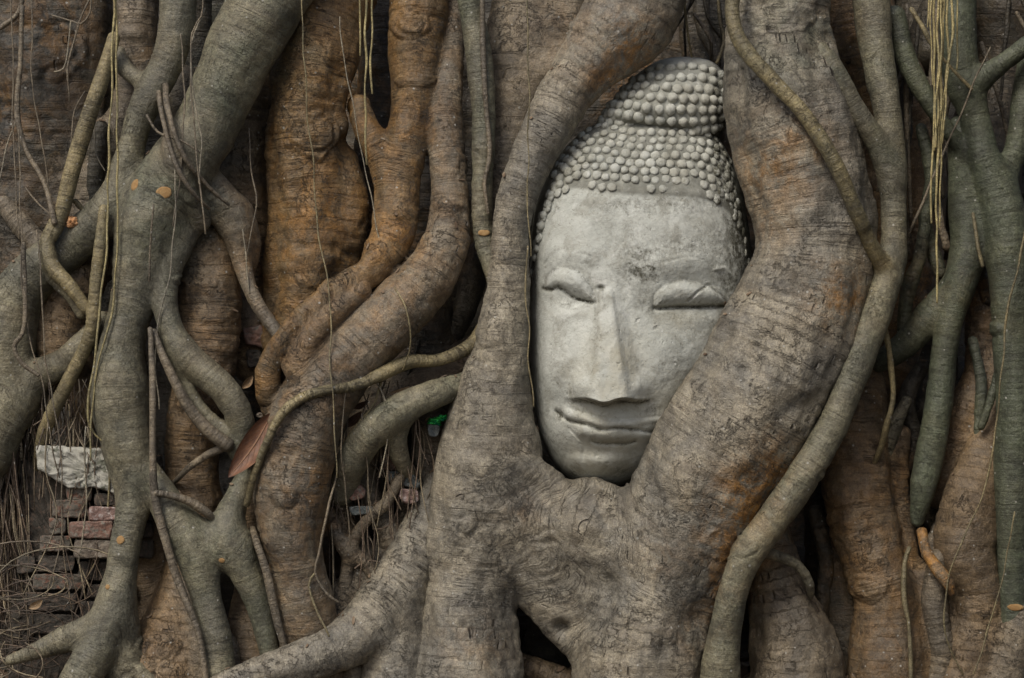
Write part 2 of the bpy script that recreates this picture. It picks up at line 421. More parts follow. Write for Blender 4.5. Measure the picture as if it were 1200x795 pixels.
# --- the great roots that hold the head
fused([
    R_('G', [(765, -70, 60, 30), (752, -30, 57, 30), (736, 22, 55, 25), (693, 73, 39, 15), (662, 114, 32, 4), (632, 170, 27, -8), (606, 230, 23, -14), (597, 280, 21, -15), (594, 355, 26, -15), (585, 422, 35, -12), (577, 470, 45, -8), (574, 530, 56, 0)], label='grey root that arches down the left side of the stone head', rough=.9),
    R_('G', [(574, 530, 52, 0), (562, 600, 58, 0), (550, 680, 54, 0), (545, 760, 62, -5), (540, 850, 80, -10)], label='thick pale grey root foot left of the dark hollow'),
    R_('G', [(915, -90, 58, -20), (914, -30, 58, -20), (912, 40, 60, -22), (921, 110, 71, -25), (938, 180, 73, -28), (953, 250, 71, -30), (951, 310, 70, -32), (933, 370, 76, -35), (905, 430, 80, -40), (874, 490, 83, -40), (838, 550, 82, -35), (805, 620, 78, -25), (777, 690, 72, -20), (758, 760, 76, -20), (752, 850, 86, -20)], label='broad thick root curving down the right side of the stone head', rough=1.1, fy=.95),
    R_('G', [(580, 590, 48, 5), (630, 607, 48, 0), (690, 614, 53, -14), (745, 645, 60, -14)], fy=.9, label='bulging grey bark that joins the two great roots below the chin', rough=1.3),
    R_('G', [(602, 620, 36, 0), (634, 678, 35, 2), (658, 722, 30, 0), (692, 768, 24, 0), (705, 830, 24, 0)], fy=.9),
    R_('G', [(650, 640, 40, 2), (690, 680, 44, 0), (730, 730, 46, -5)], fy=.9),
    R_('G', [(598, 546, 14, -22), (628, 556, 16, -26), (652, 566, 12, -26)]),
], k=8, voxel=.0040)
fused([
    R_('G', [(548, 500, 18, 30), (521, 572, 25, 24), (493, 634, 31, 10), (462, 692, 33, -12), (418, 744, 31, -38), (362, 774, 26, -62), (305, 792, 20, -76), (250, 812, 16, -84)], label='grey root running down leftward to the soil'),
    R_('G', [(478, 680, 22, -2), (470, 750, 34, -12), (455, 840, 46, -22)]),
], k=7, voxel=.0040)

# --- thinner roots over and beside the great right root
fused([
    R_('N', [(1020, -70, 24, -10), (1020, -10, 24, -10), (1027, 60, 20, -20), (1040, 130, 17, -30), (1046, 190, 17, -30), (1048, 260, 16, -35), (1045, 310, 17, -45), (1027, 365, 19, -60), (1003, 430, 19, -75), (975, 500, 19, -85), (940, 560, 21, -88), (907, 608, 21, -92), (876, 652, 20, -94), (857, 702, 19, -88), (847, 760, 22, -80), (842, 850, 30, -75)], label='long greenish root lying along the right edge of the great root', grn=.35, rough=.3, ring=.5),
    R_('N', [(960, 60, 12, -60), (975, 80, 13, -62), (1000, 125, 13, -55), (1028, 170, 14, -42), (1044, 215, 14, -35)], grn=.6, rough=.3, ring=.5),
    R_('T', [(1000, 240, 9, -98), (1020, 285, 9, -75), (1034, 310, 10, -58)], rough=.2, ring=.3),
    R_('N', [(876, 642, 8, -88), (905, 650, 7, -70), (935, 662, 6, -58), (949, 685, 6, -50), (950, 700, 4, -34)], rough=.3, ring=.3),
], k=4, voxel=.0030, lump=.8, shrink=.95)
thin('T', [(866, -30, 8, -85), (858, 10, 8.5, -95), (868, 50, 9, -100), (905, 95, 9, -108), (940, 132, 8.5, -112), (975, 185, 9, -112), (1000, 240, 9, -98), (1012, 268, 9, -85)], 'root', 'smooth tan root curling across the great right root', 14, grn=.15)

# --- right side tangle
fused([
    R_('K', [(1122, -70, 26, 20), (1122, -10, 26, 20), (1122, 50, 25, 15), (1127, 95, 24, 10), (1143, 135, 19, 5), (1153, 180, 20, 0), (1166, 215, 26, 0), (1178, 260, 30, -5), (1186, 330, 30, -10), (1186, 400, 25, -15), (1190, 480, 26, -20), (1188, 560, 26, -20), (1186, 640, 22, -20), (1188, 720, 20, -20), (1190, 850, 26, -20)], grn=.9, rough=.3, label='dark green upright root at the right edge'),
    R_('K', [(1138, 100, 18, 5), (1170, 78, 13, -5), (1205, 52, 12, -15), (1250, 20, 12, -20)], grn=.7, rough=.4),
    R_('K', [(1215, 60, 22, 25), (1200, 120, 17, 15), (1192, 170, 16, 10), (1175, 215, 18, 5)], grn=.7, rough=.3),
    R_('K', [(1125, 150, 16, 30), (1130, 220, 22, 20), (1135, 280, 25, 12), (1128, 325, 22, 5), (1114, 375, 17, 0), (1105, 430, 17, 0), (1096, 500, 19, 0), (1082, 565, 18, 0), (1075, 610, 9, 8)], grn=.8, rough=.3, label='grey green tapering root ending in a blunt tip'),
    R_('K', [(1122, 330, 16, 12), (1090, 370, 20, 16), (1060, 405, 18, 24), (1030, 425, 14, 35)], grn=.4, rough=.4),
    R_('K', [(1048, 20, 15, 10), (1062, 70, 14, 5), (1086, 115, 12, 0), (1112, 155, 10, 5), (1140, 190, 9, 15)], grn=.6, rough=.3),
], k=4, voxel=.0032, lump=.8, ring=.5, shrink=.87)
fused([
    R_('B', [(1158, 330, 24, 60), (1152, 390, 21, 55), (1148, 440, 21, 50), (1128, 490, 26, 45), (1108, 540, 26, 45), (1100, 580, 20, 50)], org=.25, label='brown waisted root in the shaded right gap'),
    R_('B', [(1172, 420, 12, 40), (1160, 500, 20, 22), (1142, 575, 34, 5), (1132, 640, 42, 0), (1148, 700, 34, 0), (1140, 760, 42, 0), (1125, 850, 60, 0)], label='grey brown knobbly root standing right of the reddish stub'),
    R_('B', [(1085, 680, 26, 20), (1090, 750, 34, 15), (1085, 850, 40, 10)]),
    R_('B', [(1000, 440, 38, 60), (1005, 520, 44, 40), (1008, 590, 46, 25), (1022, 650, 42, 15), (1038, 710, 42, 10), (1040, 770, 50, 5), (1040, 860, 60, 0)], org=.35, label='orange brown root swelling behind the greenish root'),
    R_('B', [(1052, 510, 16, 40), (1048, 560, 18, 35), (1058, 620, 16, 30), (1064, 670, 18, 22)], org=.5),
    R_('E', [(893, 575, 24, 10), (900, 640, 34, 0), (915, 700, 44, -5), (930, 770, 58, -10), (935, 850, 72, -10)], label='tapering grey root foot beside the thin looping rootlet'),
    R_('E', [(1215, 690, 14, -20), (1192, 740, 22, -25), (1178, 790, 30, -25), (1165, 850, 36, -25)]),
    R_('D', [(975, 640, 22, 70), (985, 700, 26, 60), (990, 780, 30, 60)]),
], k=4, voxel=.0040, lump=1.3, shrink=.90)
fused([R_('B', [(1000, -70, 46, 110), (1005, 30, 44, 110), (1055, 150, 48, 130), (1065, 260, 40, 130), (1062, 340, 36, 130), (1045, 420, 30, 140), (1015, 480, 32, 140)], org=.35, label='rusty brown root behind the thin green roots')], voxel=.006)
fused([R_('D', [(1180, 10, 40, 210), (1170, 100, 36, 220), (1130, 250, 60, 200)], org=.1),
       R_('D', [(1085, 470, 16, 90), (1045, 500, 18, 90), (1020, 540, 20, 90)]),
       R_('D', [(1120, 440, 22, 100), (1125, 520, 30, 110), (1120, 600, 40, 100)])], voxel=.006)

# --- centre left: brown twisting roots
fused([
    R_('E', [(545, -70, 14, 85), (538, -10, 14, 75), (530, 40, 15, 60), (525, 90, 18, 45), (522, 140, 21, 35), (526, 200, 22, 22), (527, 250, 24, 10), (518, 295, 29, -5), (490, 340, 34, -18), (447, 383, 36, -28), (404, 425, 40, -34), (366, 478, 44, -36), (347, 530, 46, -38), (341, 595, 44, -40), (345, 655, 34, -40), (358, 715, 37, -32), (364, 775, 42, -14), (368, 860, 50, -5)], org=.3, label='thick bent brown root crossing to the left and down'),
    R_('O', [(490, -70, 36, 60), (490, -10, 36, 55), (487, 55, 33, 45), (486, 110, 27, 40), (478, 160, 26, 32), (467, 220, 25, 22), (460, 275, 27, 5), (430, 318, 20, -22), (380, 350, 14, -40), (340, 390, 13.5, -48), (316, 424, 14, -46), (314, 462, 16, -36), (320, 490, 12, -20)], org=.5, label='orange brown root that bends into a long slanting branch'),
    R_('B', [(425, 340, 10, -38), (396, 364, 12, -50), (368, 392, 15, -54), (350, 430, 20, -50)], org=.3),
    R_('O', [(420, 125, 14, 50), (432, 155, 17, 35), (450, 190, 20, 30), (462, 230, 20, 25)], org=.6),
], k=3, voxel=.0036, ring=1.5, lump=1.2, shrink=.97)
fused([
    R_('O', [(405, -70, 50, 80), (398, -20, 50, 75), (375, 50, 52, 60), (362, 120, 50, 50), (358, 180, 48, 48), (366, 240, 45, 45), (365, 300, 38, 42), (356, 350, 28, 38), (345, 400, 26, 35)], org=.6, label='bulging orange brown root with a scarred knot'),
    R_('O', [(345, 215, 26, 50), (332, 270, 22, 52), (330, 330, 22, 55), (325, 400, 20, 55)], org=.5),
    R_('O', [(402, 190, 20, 55), (408, 240, 26, 50), (405, 290, 22, 50), (395, 330, 20, 50)], org=.6),
    R_('O', [(350, 150, 24, 40), (372, 160, 20, 30), (395, 150, 12, 35)], org=.3),
], k=6, voxel=.0040, ring=1.5, lump=1.5, shrink=.93)
fused([
    R_('N', [(545, -70, 14, 20), (548, -10, 14, 20), (560, 60, 15, 18), (567, 130, 14, 15), (566, 200, 13, 12), (566, 270, 13, 10), (578, 320, 11, 0), (590, 360, 10, -5)], grn=.6, rough=.4, label='flat greenish root strip beside the dark slit'),
], k=5, voxel=.003)
fused([
    R_('E', [(640, -70, 60, 85), (632, 0, 55, 80), (612, 80, 48, 70), (600, 150, 36, 60), (594, 220, 28, 50), (590, 290, 22, 40)], fy=.7, label='grey root behind the arching root at the top'),
    R_('E', [(675, 0, 14, 60), (668, 40, 12, 55), (655, 80, 12, 45)]),
], k=10, voxel=.0045)
fused([
    R_('N', [(550, 450, 16, 5), (515, 460, 18, -20), (478, 475, 20, -34), (445, 498, 20, -36), (418, 530, 20, -24), (400, 575, 20, 0)], grn=.4, rough=.4, label='short grey green root arching over the brick rubble'),
    R_('N', [(474, 482, 16, -30), (464, 510, 13, -24), (468, 535, 11, -12), (478, 555, 8, 8)], grn=.3, rough=.4),
    R_('E', [(440, 520, 14, 20), (428, 555, 14, 22), (438, 590, 14, 20), (455, 620, 18, 15), (470, 650, 18, 20)], rough=.8),
    R_('E', [(395, 575, 14, 25), (405, 620, 18, 25), (425, 665, 22, 20), (440, 700, 26, 20)]),
    R_('E', [(455, 640, 14, 25), (425, 672, 18, 20), (400, 712, 26, 10), (392, 760, 30, 10)]),
    R_('E', [(510, 480, 30, 40), (508, 520, 26, 40), (500, 560, 24, 45), (480, 610, 20, 50)], label='wrinkled brown root behind the green foil scrap'),
], k=4, voxel=.0034, shrink=.95)
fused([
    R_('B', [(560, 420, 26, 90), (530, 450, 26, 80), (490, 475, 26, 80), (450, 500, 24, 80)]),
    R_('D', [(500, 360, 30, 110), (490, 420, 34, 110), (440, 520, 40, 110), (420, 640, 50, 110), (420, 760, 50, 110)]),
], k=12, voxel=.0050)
thin('T', [(575, 375, 11, 20), (552, 405, 9, 5), (515, 422, 7.5, -15), (480, 424, 8, -30), (448, 438, 8.5, -50), (415, 452, 7, -64), (378, 458, 6.5, -76), (348, 470, 6, -82), (326, 492, 5.5, -84), (312, 520, 5, -82), (298, 556, 4.5, -72), (289, 592, 4, -55)], 'root', 'thin tan root winding across the thick bent root', 12)

# --- left: grey green branching roots
fused([
    R_('N', [(360, -75, 50, 0), (328, -25, 50, 0), (288, 50, 46, -5), (262, 105, 42, -8), (240, 150, 40, -10), (212, 195, 42, -15), (184, 245, 46, -18), (168, 295, 38, -22), (158, 345, 28, -28), (144, 400, 28, -32), (140, 460, 37, -35), (150, 520, 31, -38), (158, 575, 21, -42), (149, 630, 20, -48), (138, 690, 22, -55), (122, 745, 24, -62), (98, 790, 24, -70), (80, 840, 26, -75)], grn=.2, rough=.35, ring=.6, label='large grey green root that splits and webs over the brick wall'),
    R_('N', [(215, -70, 26, 5), (208, -10, 25, 5), (204, 45, 22, 2), (188, 90, 20, 0), (166, 135, 18, -4), (152, 178, 18, -6), (140, 225, 24, -8), (115, 262, 28, 0), (80, 290, 26, 8), (45, 318, 30, 10), (18, 355, 34, 10), (8, 410, 34, 10), (5, 470, 36, 8), (-20, 530, 40, 5)], grn=.25, rough=.5, ring=.7, label='grey root slanting down to the left edge'),
    R_('N', [(230, 235, 22, -5), (212, 280, 19, -20), (196, 325, 15, -32), (196, 370, 15, -40), (212, 408, 17, -45), (240, 436, 19, -48), (268, 464, 19, -48), (284, 495, 16, -42), (284, 530, 12, -32)], grn=.25, rough=.3, ring=.5, label='smooth grey root curving right across the brown root'),
    R_('N', [(212, 410, 9, -46), (216, 448, 8, -42), (238, 482, 8, -42), (262, 508, 10, -40), (278, 528, 10, -34)], grn=.4, rough=.3),
    R_('N', [(130, 500, 9, -38), (134, 540, 9, -36), (144, 580, 9, -38), (150, 610, 10, -42)], grn=.4, rough=.3),
    R_('N', [(165, 545, 14, -40), (188, 575, 18, -45), (208, 615, 24, -50), (228, 650, 24, -55), (242, 700, 20, -58), (255, 755, 19, -62), (262, 840, 22, -66)], grn=.55, rough=.3, ring=.5, label='green tinted forked root leg in front of the brown flare'),
    R_('N', [(290, 548, 9, -20), (276, 585, 15, -32), (268, 625, 24, -46), (288, 670, 20, -48), (306, 720, 15, -45), (318, 775, 13, -42)], grn=.5, rough=.3, ring=.5),
    R_('N', [(215, 620, 24, -50), (250, 640, 24, -50), (275, 640, 24, -48)], grn=.8, fy=.7, rough=.3),
    R_('N', [(118, 735, 20, -55), (88, 745, 19, -50), (58, 757, 14, -45), (30, 768, 9, -42), (12, 774, 6, -40)], rough=.6),
    R_('N', [(140, 700, 20, -50), (146, 745, 22, -45), (150, 800, 28, -40)]),
    R_('E', [(228, 205, 20, 8), (255, 232, 26, 8), (276, 270, 20, 5), (284, 310, 11, 0), (298, 350, 9, -8), (326, 392, 8, -22)], rough=.4, ring=.6, label='tan root dropping rightward from the web'),
    R_('E', [(278, 250, 20, 15), (292, 285, 14, 18), (290, 320, 9, 22)], rough=.5),
    R_('E', [(190, 118, 4, -25), (198, 150, 8, -45), (205, 190, 10, -52), (222, 230, 10, -40), (238, 262, 8, -20)], rough=.9),
    R_('N', [(140, 62, 8, 20), (146, 80, 11, 12), (168, 98, 8, 0)], rough=.5),
    R_('N', [(20, 470, 30, 10), (45, 440, 20, 5), (75, 425, 18, 0), (100, 400, 16, 0), (120, 375, 12, -5)], rough=.6, ring=.8),
], k=5, voxel=.0034, lump=.9, shrink=.92)
fused([
    R_('B', [(236, 262, 26, 30), (243, 310, 37, 25), (244, 370, 40, 22), (240, 430, 38, 20), (228, 490, 34, 18), (225, 550, 32, 18), (230, 610, 30, 15), (215, 670, 24, 5), (205, 730, 38, -5), (190, 800, 56, -10), (180, 860, 60, -10)], org=.25, label='cracked brown root seen between the two grey roots', rough=1.3, ring=1.7),
    R_('E', [(222, 690, 22, -8), (232, 760, 34, -12), (235, 850, 44, -12)]),
    R_('B', [(183, 590, 20, 30), (178, 650, 25, 28), (176, 720, 25, 30), (170, 800, 32, 30)], rough=1.1, ring=1.2),
    R_('B', [(90, 330, 36, 45), (70, 390, 36, 45), (90, 450, 30, 45), (110, 480, 24, 45)], ring=1.5, org=.1),
    R_('B', [(300, 560, 22, 30), (310, 640, 24, 20), (300, 720, 34, 10), (290, 820, 40, 0)]),
], k=4, voxel=.0038, shrink=.95)
fused([
    R_('D', [(40, -80, 90, 120), (50, 40, 85, 115), (55, 140, 78, 115), (40, 240, 76, 110), (10, 330, 70, 100)], fy=.7, org=.2, ring=1.6, label='mossy dark brown trunk bulk at the upper left'),
    R_('E', [(165, -70, 28, 60), (160, 0, 27, 60), (158, 50, 24, 55), (160, 95, 20, 55), (150, 140, 26, 60), (120, 220, 34, 70), (110, 300, 34, 70)], ring=2.0, org=.1),
    R_('B', [(290, 60, 30, 110), (285, 150, 36, 100), (280, 230, 38, 95), (280, 320, 34, 90), (300, 420, 30, 90)], ring=1.3, org=.1),
    R_('D', [(215, 100, 20, 70), (225, 140, 20, 60), (250, 200, 20, 60)]),
], k=14, voxel=.0052, lump=1.3)
fused([
    R_('D', [(118, 150, 9, 30), (112, 210, 11, 28), (118, 260, 10, 25)]),
    R_('E', [(5, 240, 12, 60), (30, 270, 14, 50), (60, 300, 12, 40)]),
    R_('B', [(590, 780, 18, 60), (640, 790, 16, 50), (690, 812, 18, 40)]),
    R_('E', [(400, 740, 12, -20), (415, 780, 14, -20), (405, 840, 16, -20)]),
    R_('N', [(1062, 470, 7, 30), (1048, 500, 9, 28), (1035, 545, 9, 24), (1040, 600, 8, 24)]),
    R_('K', [(1085, 250, 7, 20), (1078, 300, 8, 18), (1062, 350, 8, 22), (1058, 410, 7, 30)]),
    R_('K', [(1140, 400, 6, 20), (1150, 450, 7, 15), (1146, 510, 6, 14), (1158, 560, 6, 10)]),
    R_('E', [(1100, 655, 12, -8), (1095, 710, 15, -10), (1105, 770, 15, -14), (1090, 840, 18, -16)]),
    R_('E', [(385, 600, 7, 0), (402, 640, 9, -6), (430, 660, 8, -6), (446, 690, 8, 0)]),
    R_('E', [(468, 560, 6, 0), (452, 590, 7, -8), (430, 610, 7, -8), (412, 640, 7, -4), (404, 690, 8, 0)]),
    R_('D', [(1052, 60, 8, 60), (1060, 140, 9, 60), (1052, 220, 9, 55), (1064, 300, 8, 50)]),
    R_('K', [(1080, 150, 6, 45), (1092, 210, 8, 40), (1084, 260, 8, 36), (1102, 320, 8, 30)]),
    R_('E', [(1104, 180, 5, 60), (1098, 240, 6, 55), (1110, 290, 5, 45)]),
    R_('D', [(1160, 240, 8, 40), (1150, 300, 9, 38), (1158, 350, 8, 36)]),
    R_('D', [(1080, 430, 9, 60), (1062, 470, 10, 55), (1070, 520, 10, 55), (1052, 560, 10, 50)]),
    R_('E', [(1108, 600, 9, 24), (1096, 630, 8, 14), (1086, 650, 7, 8)]),
    R_('D', [(1165, 560, 9, 30), (1172, 640, 10, 28), (1168, 720, 11, 26), (1176, 800, 12, 20)]),
    R_('D', [(955, 600, 8, 50), (968, 660, 9, 44), (962, 730, 9, 40), (978, 800, 10, 36)]),
    R_('K', [(1150, 500, 5, -6), (1165, 455, 5, -8), (1178, 400, 5, -12)]),
    R_('N', [(150, 775, 12, -50), (175, 800, 13, -56), (205, 822, 12, -60)]),
    R_('E', [(245, 720, 8, -20), (270, 765, 12, -30), (262, 815, 14, -36)]),
], k=4, voxel=.0030)
# stick-like roots at the left
thin('T', [(134, 42, 7, -6), (122, 85, 9, -10), (104, 135, 9.5, -12), (90, 180, 10, -14), (78, 225, 9.5, -18), (69, 262, 8, -22), (60, 280, 7, -25)], 'root', 'straight brown stick like root above the orange fungus', 14)
fused([
    R_('T', [(64, 262, 8, -22), (55, 285, 8.5, -26), (58, 308, 8.5, -30), (76, 328, 8, -34), (92, 348, 7.5, -34), (100, 362, 6, -32)], rough=.4),
    R_('N', [(57, 300, 8, -22), (62, 325, 8, -20), (80, 345, 7, -18), (95, 368, 6, -16)], rough=.4),
    R_('T', [(122, 245, 6, -38), (118, 285, 7.5, -42), (112, 335, 7.5, -44), (108, 385, 8, -40), (94, 420, 8, -30), (76, 455, 8, -24), (58, 490, 9, -16), (48, 520, 7, 5), (40, 560, 4, 40)], rough=.4, label='slim tan root bending left above the rootlet tangle'),
    R_('T', [(88, 236, 4, -10), (97, 246, 4, -5), (106, 252, 3.5, 2)]),
], k=4, voxel=.0026, lump=.8)

# unseen buttress roots, added past the right edge to block light from that side
fused([R_('D', [(1360, -330, 120, 0), (1350, 0, 110, -100), (1350, 350, 110, -200), (1360, 700, 120, -300), (1370, 900, 120, -360)]),
       R_('E', [(1400, -330, 120, -200), (1400, 100, 120, -400), (1430, 500, 110, -560), (1470, 850, 100, -700)])], k=14, voxel=.012)
# --- the hidden trunk mass behind it all
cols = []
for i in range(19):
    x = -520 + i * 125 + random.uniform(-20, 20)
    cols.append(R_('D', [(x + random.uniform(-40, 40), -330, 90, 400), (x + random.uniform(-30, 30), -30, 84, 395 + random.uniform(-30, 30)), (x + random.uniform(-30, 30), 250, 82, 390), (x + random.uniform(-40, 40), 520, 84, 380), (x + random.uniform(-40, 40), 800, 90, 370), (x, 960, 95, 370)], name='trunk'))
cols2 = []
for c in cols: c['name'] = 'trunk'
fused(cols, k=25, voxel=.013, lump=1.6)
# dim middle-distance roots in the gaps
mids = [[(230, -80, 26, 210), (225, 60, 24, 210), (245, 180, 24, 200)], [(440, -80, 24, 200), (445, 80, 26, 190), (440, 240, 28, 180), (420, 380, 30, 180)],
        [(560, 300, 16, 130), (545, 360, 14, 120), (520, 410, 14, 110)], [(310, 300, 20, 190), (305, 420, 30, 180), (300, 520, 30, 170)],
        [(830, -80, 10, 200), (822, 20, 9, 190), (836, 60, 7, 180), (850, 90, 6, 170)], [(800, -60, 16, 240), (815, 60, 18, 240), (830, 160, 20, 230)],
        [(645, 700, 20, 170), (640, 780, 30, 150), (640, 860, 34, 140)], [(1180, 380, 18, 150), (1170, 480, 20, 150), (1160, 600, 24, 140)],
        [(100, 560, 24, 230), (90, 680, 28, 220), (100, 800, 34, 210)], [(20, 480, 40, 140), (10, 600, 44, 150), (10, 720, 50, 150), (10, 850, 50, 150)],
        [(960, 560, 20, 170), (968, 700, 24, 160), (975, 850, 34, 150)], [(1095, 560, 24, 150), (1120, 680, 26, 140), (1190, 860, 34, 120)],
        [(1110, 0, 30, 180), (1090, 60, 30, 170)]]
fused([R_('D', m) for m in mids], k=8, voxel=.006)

# ------------------------------------------------------------------ fine roots: each hanging strand is a part
Y = [[(132, -20, 1.6, -60), (133, 60, 1.6, -60), (127, 200, 1.6, -60), (124, 290, 1.6, -60), (113, 400, 1.6, -60), (104, 470, 1.5, -60), (106, 500, 1.5, -55), (122, 518, 1.5, -50), (142, 530, 1.4, -46)],
     [(136, -20, 1.5, -58), (138, 120, 1.5, -58), (137, 280, 1.5, -58), (128, 380, 1.5, -58), (111, 450, 1.4, -58), (107, 520, 1.2, -56), (105, 540, 1.0, -56)],
     [(422, -20, 1.4, -10), (421, 66, 1.4, -10)], [(429, -20, 1.6, -10), (429, 193, 1.5, -12)], [(436, -20, 1.4, -10), (435, 110, 1.4, -12)],
     [(352, -20, 1.1, -40), (356, 60, 1.1, -40), (365, 180, 1.1, -40), (374, 270, 1.1, -42), (386, 350, 1.0, -60), (388, 440, 1.0, -80), (390, 480, 1., -85), (394, 560, .9, -90)],
     [(398, 20, .9, -30), (404, 80, .9, -30), (418, 150, .9, -28), (436, 235, .9, -24), (446, 290, .8, -24)],
     [(619, -20, 1.1, -50), (619, 200, 1.1, -60), (621, 300, 1.0, -60)],
     [(619, 290, 1.1, -45), (617, 350, 1.1, -42), (621, 385, 1.1, -42), (619, 420, 1.1, -40), (622, 455, 1.2, -36), (624, 478, 1.1, -34)],
     [(1087, -20, 1.2, -50), (1087, 33, 1.2, -50)], [(1122, -20, 1.2, -50), (1120, 82, 1.2, -50)],
     [(1094, -20, 1.8, -60), (1096, 70, 1.8, -60), (1093, 160, 1.5, -60), (1091, 262, 1.2, -60)],
     [(1100, -20, 1.8, -62), (1099, 80, 1.7, -62), (1095, 175, 1.6, -62)], [(1105, -20, 2.2, -60), (1104, 60, 2.2, -60), (1099, 170, 2., -60), (1098, 240, 1.8, -60), (1098, 355, 1.3, -60)],
     [(1110, -20, 1.6, -58), (1110, 90, 1.5, -58), (1103, 150, 1.4, -58), (1101, 268, 1.1, -58)], [(1117, -20, 2., -60), (1114, 50, 2., -60), (1108, 110, 1.6, -60), (1103, 170, 1.2, -58)],
     [(1102, -20, 1.4, -66), (1102, 60, 1.4, -66), (1097, 130, 1.2, -66), (1096, 172, 1., -66)], [(1092, -20, 1.2, -64), (1091, 30, 1.2, -64), (1094, 100, 1, -62)],
     [(462, 336, 1.1, -55), (476, 360, 1.2, -65), (482, 385, 1.2, -62), (480, 410, 1.2, -52), (473, 432, 1., -45)],
     [(1205, 250, 1.6, -50), (1196, 300, 1.6, -52), (1182, 360, 1.6, -52), (1174, 440, 1.5, -52), (1165, 520, 1.4, -50), (1150, 585, 1.3, -50), (1120, 650, 1.3, -50), (1108, 700, 1.3, -48), (1110, 750, 1.2, -46), (1130, 790, 1.2, -45)],
     [(1190, 600, 1.3, -50), (1172, 690, 1.2, -50), (1158, 740, 1.2, -50), (1142, 790, 1.2, -50)],
     [(240, 10, 1, -60), (225, 50, 1, -62), (226, 90, 1.2, -62), (232, 140, 1.2, -62), (237, 170, 1, -62), (232, 215, 1, -60)],
     [(238, -10, 1.2, -62), (236, 20, 1.2, -62), (226, 40, 1.2, -62), (224, 100, 1.1, -62), (229, 180, 1.1, -62), (236, 235, 1.2, -62), (241, 275, 1.1, -60)],
     [(213, 40, 1, -50), (215, 70, 1, -52), (216, 150, 1, -58), (206, 240, 1, -62), (203, 265, .9, -62)],
     [(205, 200, 1, -64), (202, 300, 1, -60), (190, 360, 1., -58), (183, 420, 1, -56), (187, 480, 1, -54)],
     [(80, 120, .9, 20), (79, 75, 1.4, 15), (95, 24, 1.2, 10), (106, -5, 1.2, 5)], [(60, 18, 1.2, 15), (85, 25, 1.2, 14), (96, 28, 1.2, 10), (105, 15, 1.2, 8), (106, -10, 1.2, 5)],
     [(82, 25, 1, 14), (78, 72, 1.1, 16), (72, 82, 1.1, 18), (64, 84, 1., 20)],
     [(15, -20, 1, -10), (14, 120, 1, -10), (18, 200, 1, -12), (22, 280, .9, -14)], [(36, -20, 1, 0), (38, 100, 1, 0), (50, 170, 1, 0), (58, 230, 1, 0)],
     [(22, 130, 1, -8), (5, 190, 1, -8), (-5, 240, 1, -8)], [(30, 220, 1.2, -12), (45, 240, 1.2, -16), (62, 255, 1.2, -24)],
     [(100, 108, 1.2, 20), (88, 130, 1.2, 22), (85, 165, 1.2, 20)], [(110, 150, 1.2, 10), (112, 180, 1.2, 8), (122, 200, 1, 5)],
     [(22, 150, 1, -20), (24, 270, 1, -28), (32, 380, 1, -34), (48, 440, 1.1, -36), (60, 520, 1, -34), (68, 560, 1, -30)],
     [(44, 270, 1.2, -38), (50, 340, 1.2, -40), (54, 420, 1.1, -40), (70, 520, 1, -40), (70, 640, 1, -38), (55, 700, 1, -36)],
     [(100, 500, 1.2, -40), (101, 600, 1.2, -38), (92, 660, 1.2, -36)], [(125, 520, 1.4, -30), (128, 580, 1.5, -25), (118, 640, 1.2, -20), (100, 680, 1, -10)],
     [(292, 150, 1, 0), (296, 200, 1, 0), (300, 240, 1, -5), (288, 300, 1, -10)], [(284, 270, 1, -15), (290, 320, 1, -15), (292, 345, 1, -15)],
     [(396, 545, 1.2, -20), (391, 568, 1.5, -50), (385, 590, 1.6, -70), (375, 640, 1.8, -70), (370, 670, 2, -70), (382, 695, 2, -68), (396, 706, 1.6, -66)], [(368, 672, 1.6, -70), (361, 685, 1.8, -72), (370, 715, 1.8, -74), (384, 745, 1.6, -78)],
     [(440, 448, 1.2, -40), (452, 470, 1.2, -42), (454, 520, 1, -42), (445, 560, 1, -40)], [(405, 455, 1, -70), (400, 520, 1, -60), (405, 580, 1., -40), (410, 640, 1, -30)],
     [(425, 485, .9, -42), (428, 520, .9, -42), (430, 560, .9, -30), (436, 620, .8, -20)], [(446, 445, 2, -38), (440, 470, 2, -40), (425, 490, 2, -38), (412, 505, 2, -34), (402, 520, 1.8, -30)],
     [(1067, 642, 3.5, -28), (1061, 660, 4, -32), (1061, 700, 3.5, -38), (1065, 740, 3.2, -44), (1068, 830, 3.2, -52)],
     [(858, 720, 3.5, -46), (859, 745, 5, -46), (857, 770, 3, -44), (858, 830, 2.6, -42)],
     [(1030, 345, 4, -55), (1038, 390, 4.5, -42), (1044, 430, 4, -40), (1045, 470, 4.2, -36), (1040, 495, 5, -30), (1030, 530, 4.2, -12), (1024, 545, 3, 0)],
     [(840, -20, 3, 120), (842, 20, 2.6, 110), (850, 50, 2.5, 100), (840, 75, 2.5, 80)], [(800, -20, 2, 60), (806, 30, 2, 60), (811, 70, 1.6, 70)],
     [(1140, 250, 2.6, -30), (1145, 280, 3, -32), (1152, 312, 2.6, -36)], [(1160, 55, 1, -30), (1080, 240, 2, -20), (1060, 290, 2, 0), (1050, 320, 2, 10)],
     [(1068, 10, 3, -15), (1090, 50, 3.2, -20), (1115, 80, 2.6, -20), (1140, 105, 2, -20)]]
for i, p in enumerate(Y):
    col = 'T' if p[0][2] > 1.25 or i in (5, 7, 8, 18) else 'L' if i % 3 == 0 else 'E'
    if i in (0, 1, 2, 3, 4, 9, 10, 11, 12, 13, 14, 15, 16, 17): col = 'Y'
    TINT.setdefault('Y', (.34, .30, .155))
    p = [(a_, b_, c_ * .88, d_) for a_, b_, c_, d_ in p]
    thin(col, p, 'aerial_root', sides=6, wob=.05, step=9, rough=.1, kink=4.5)
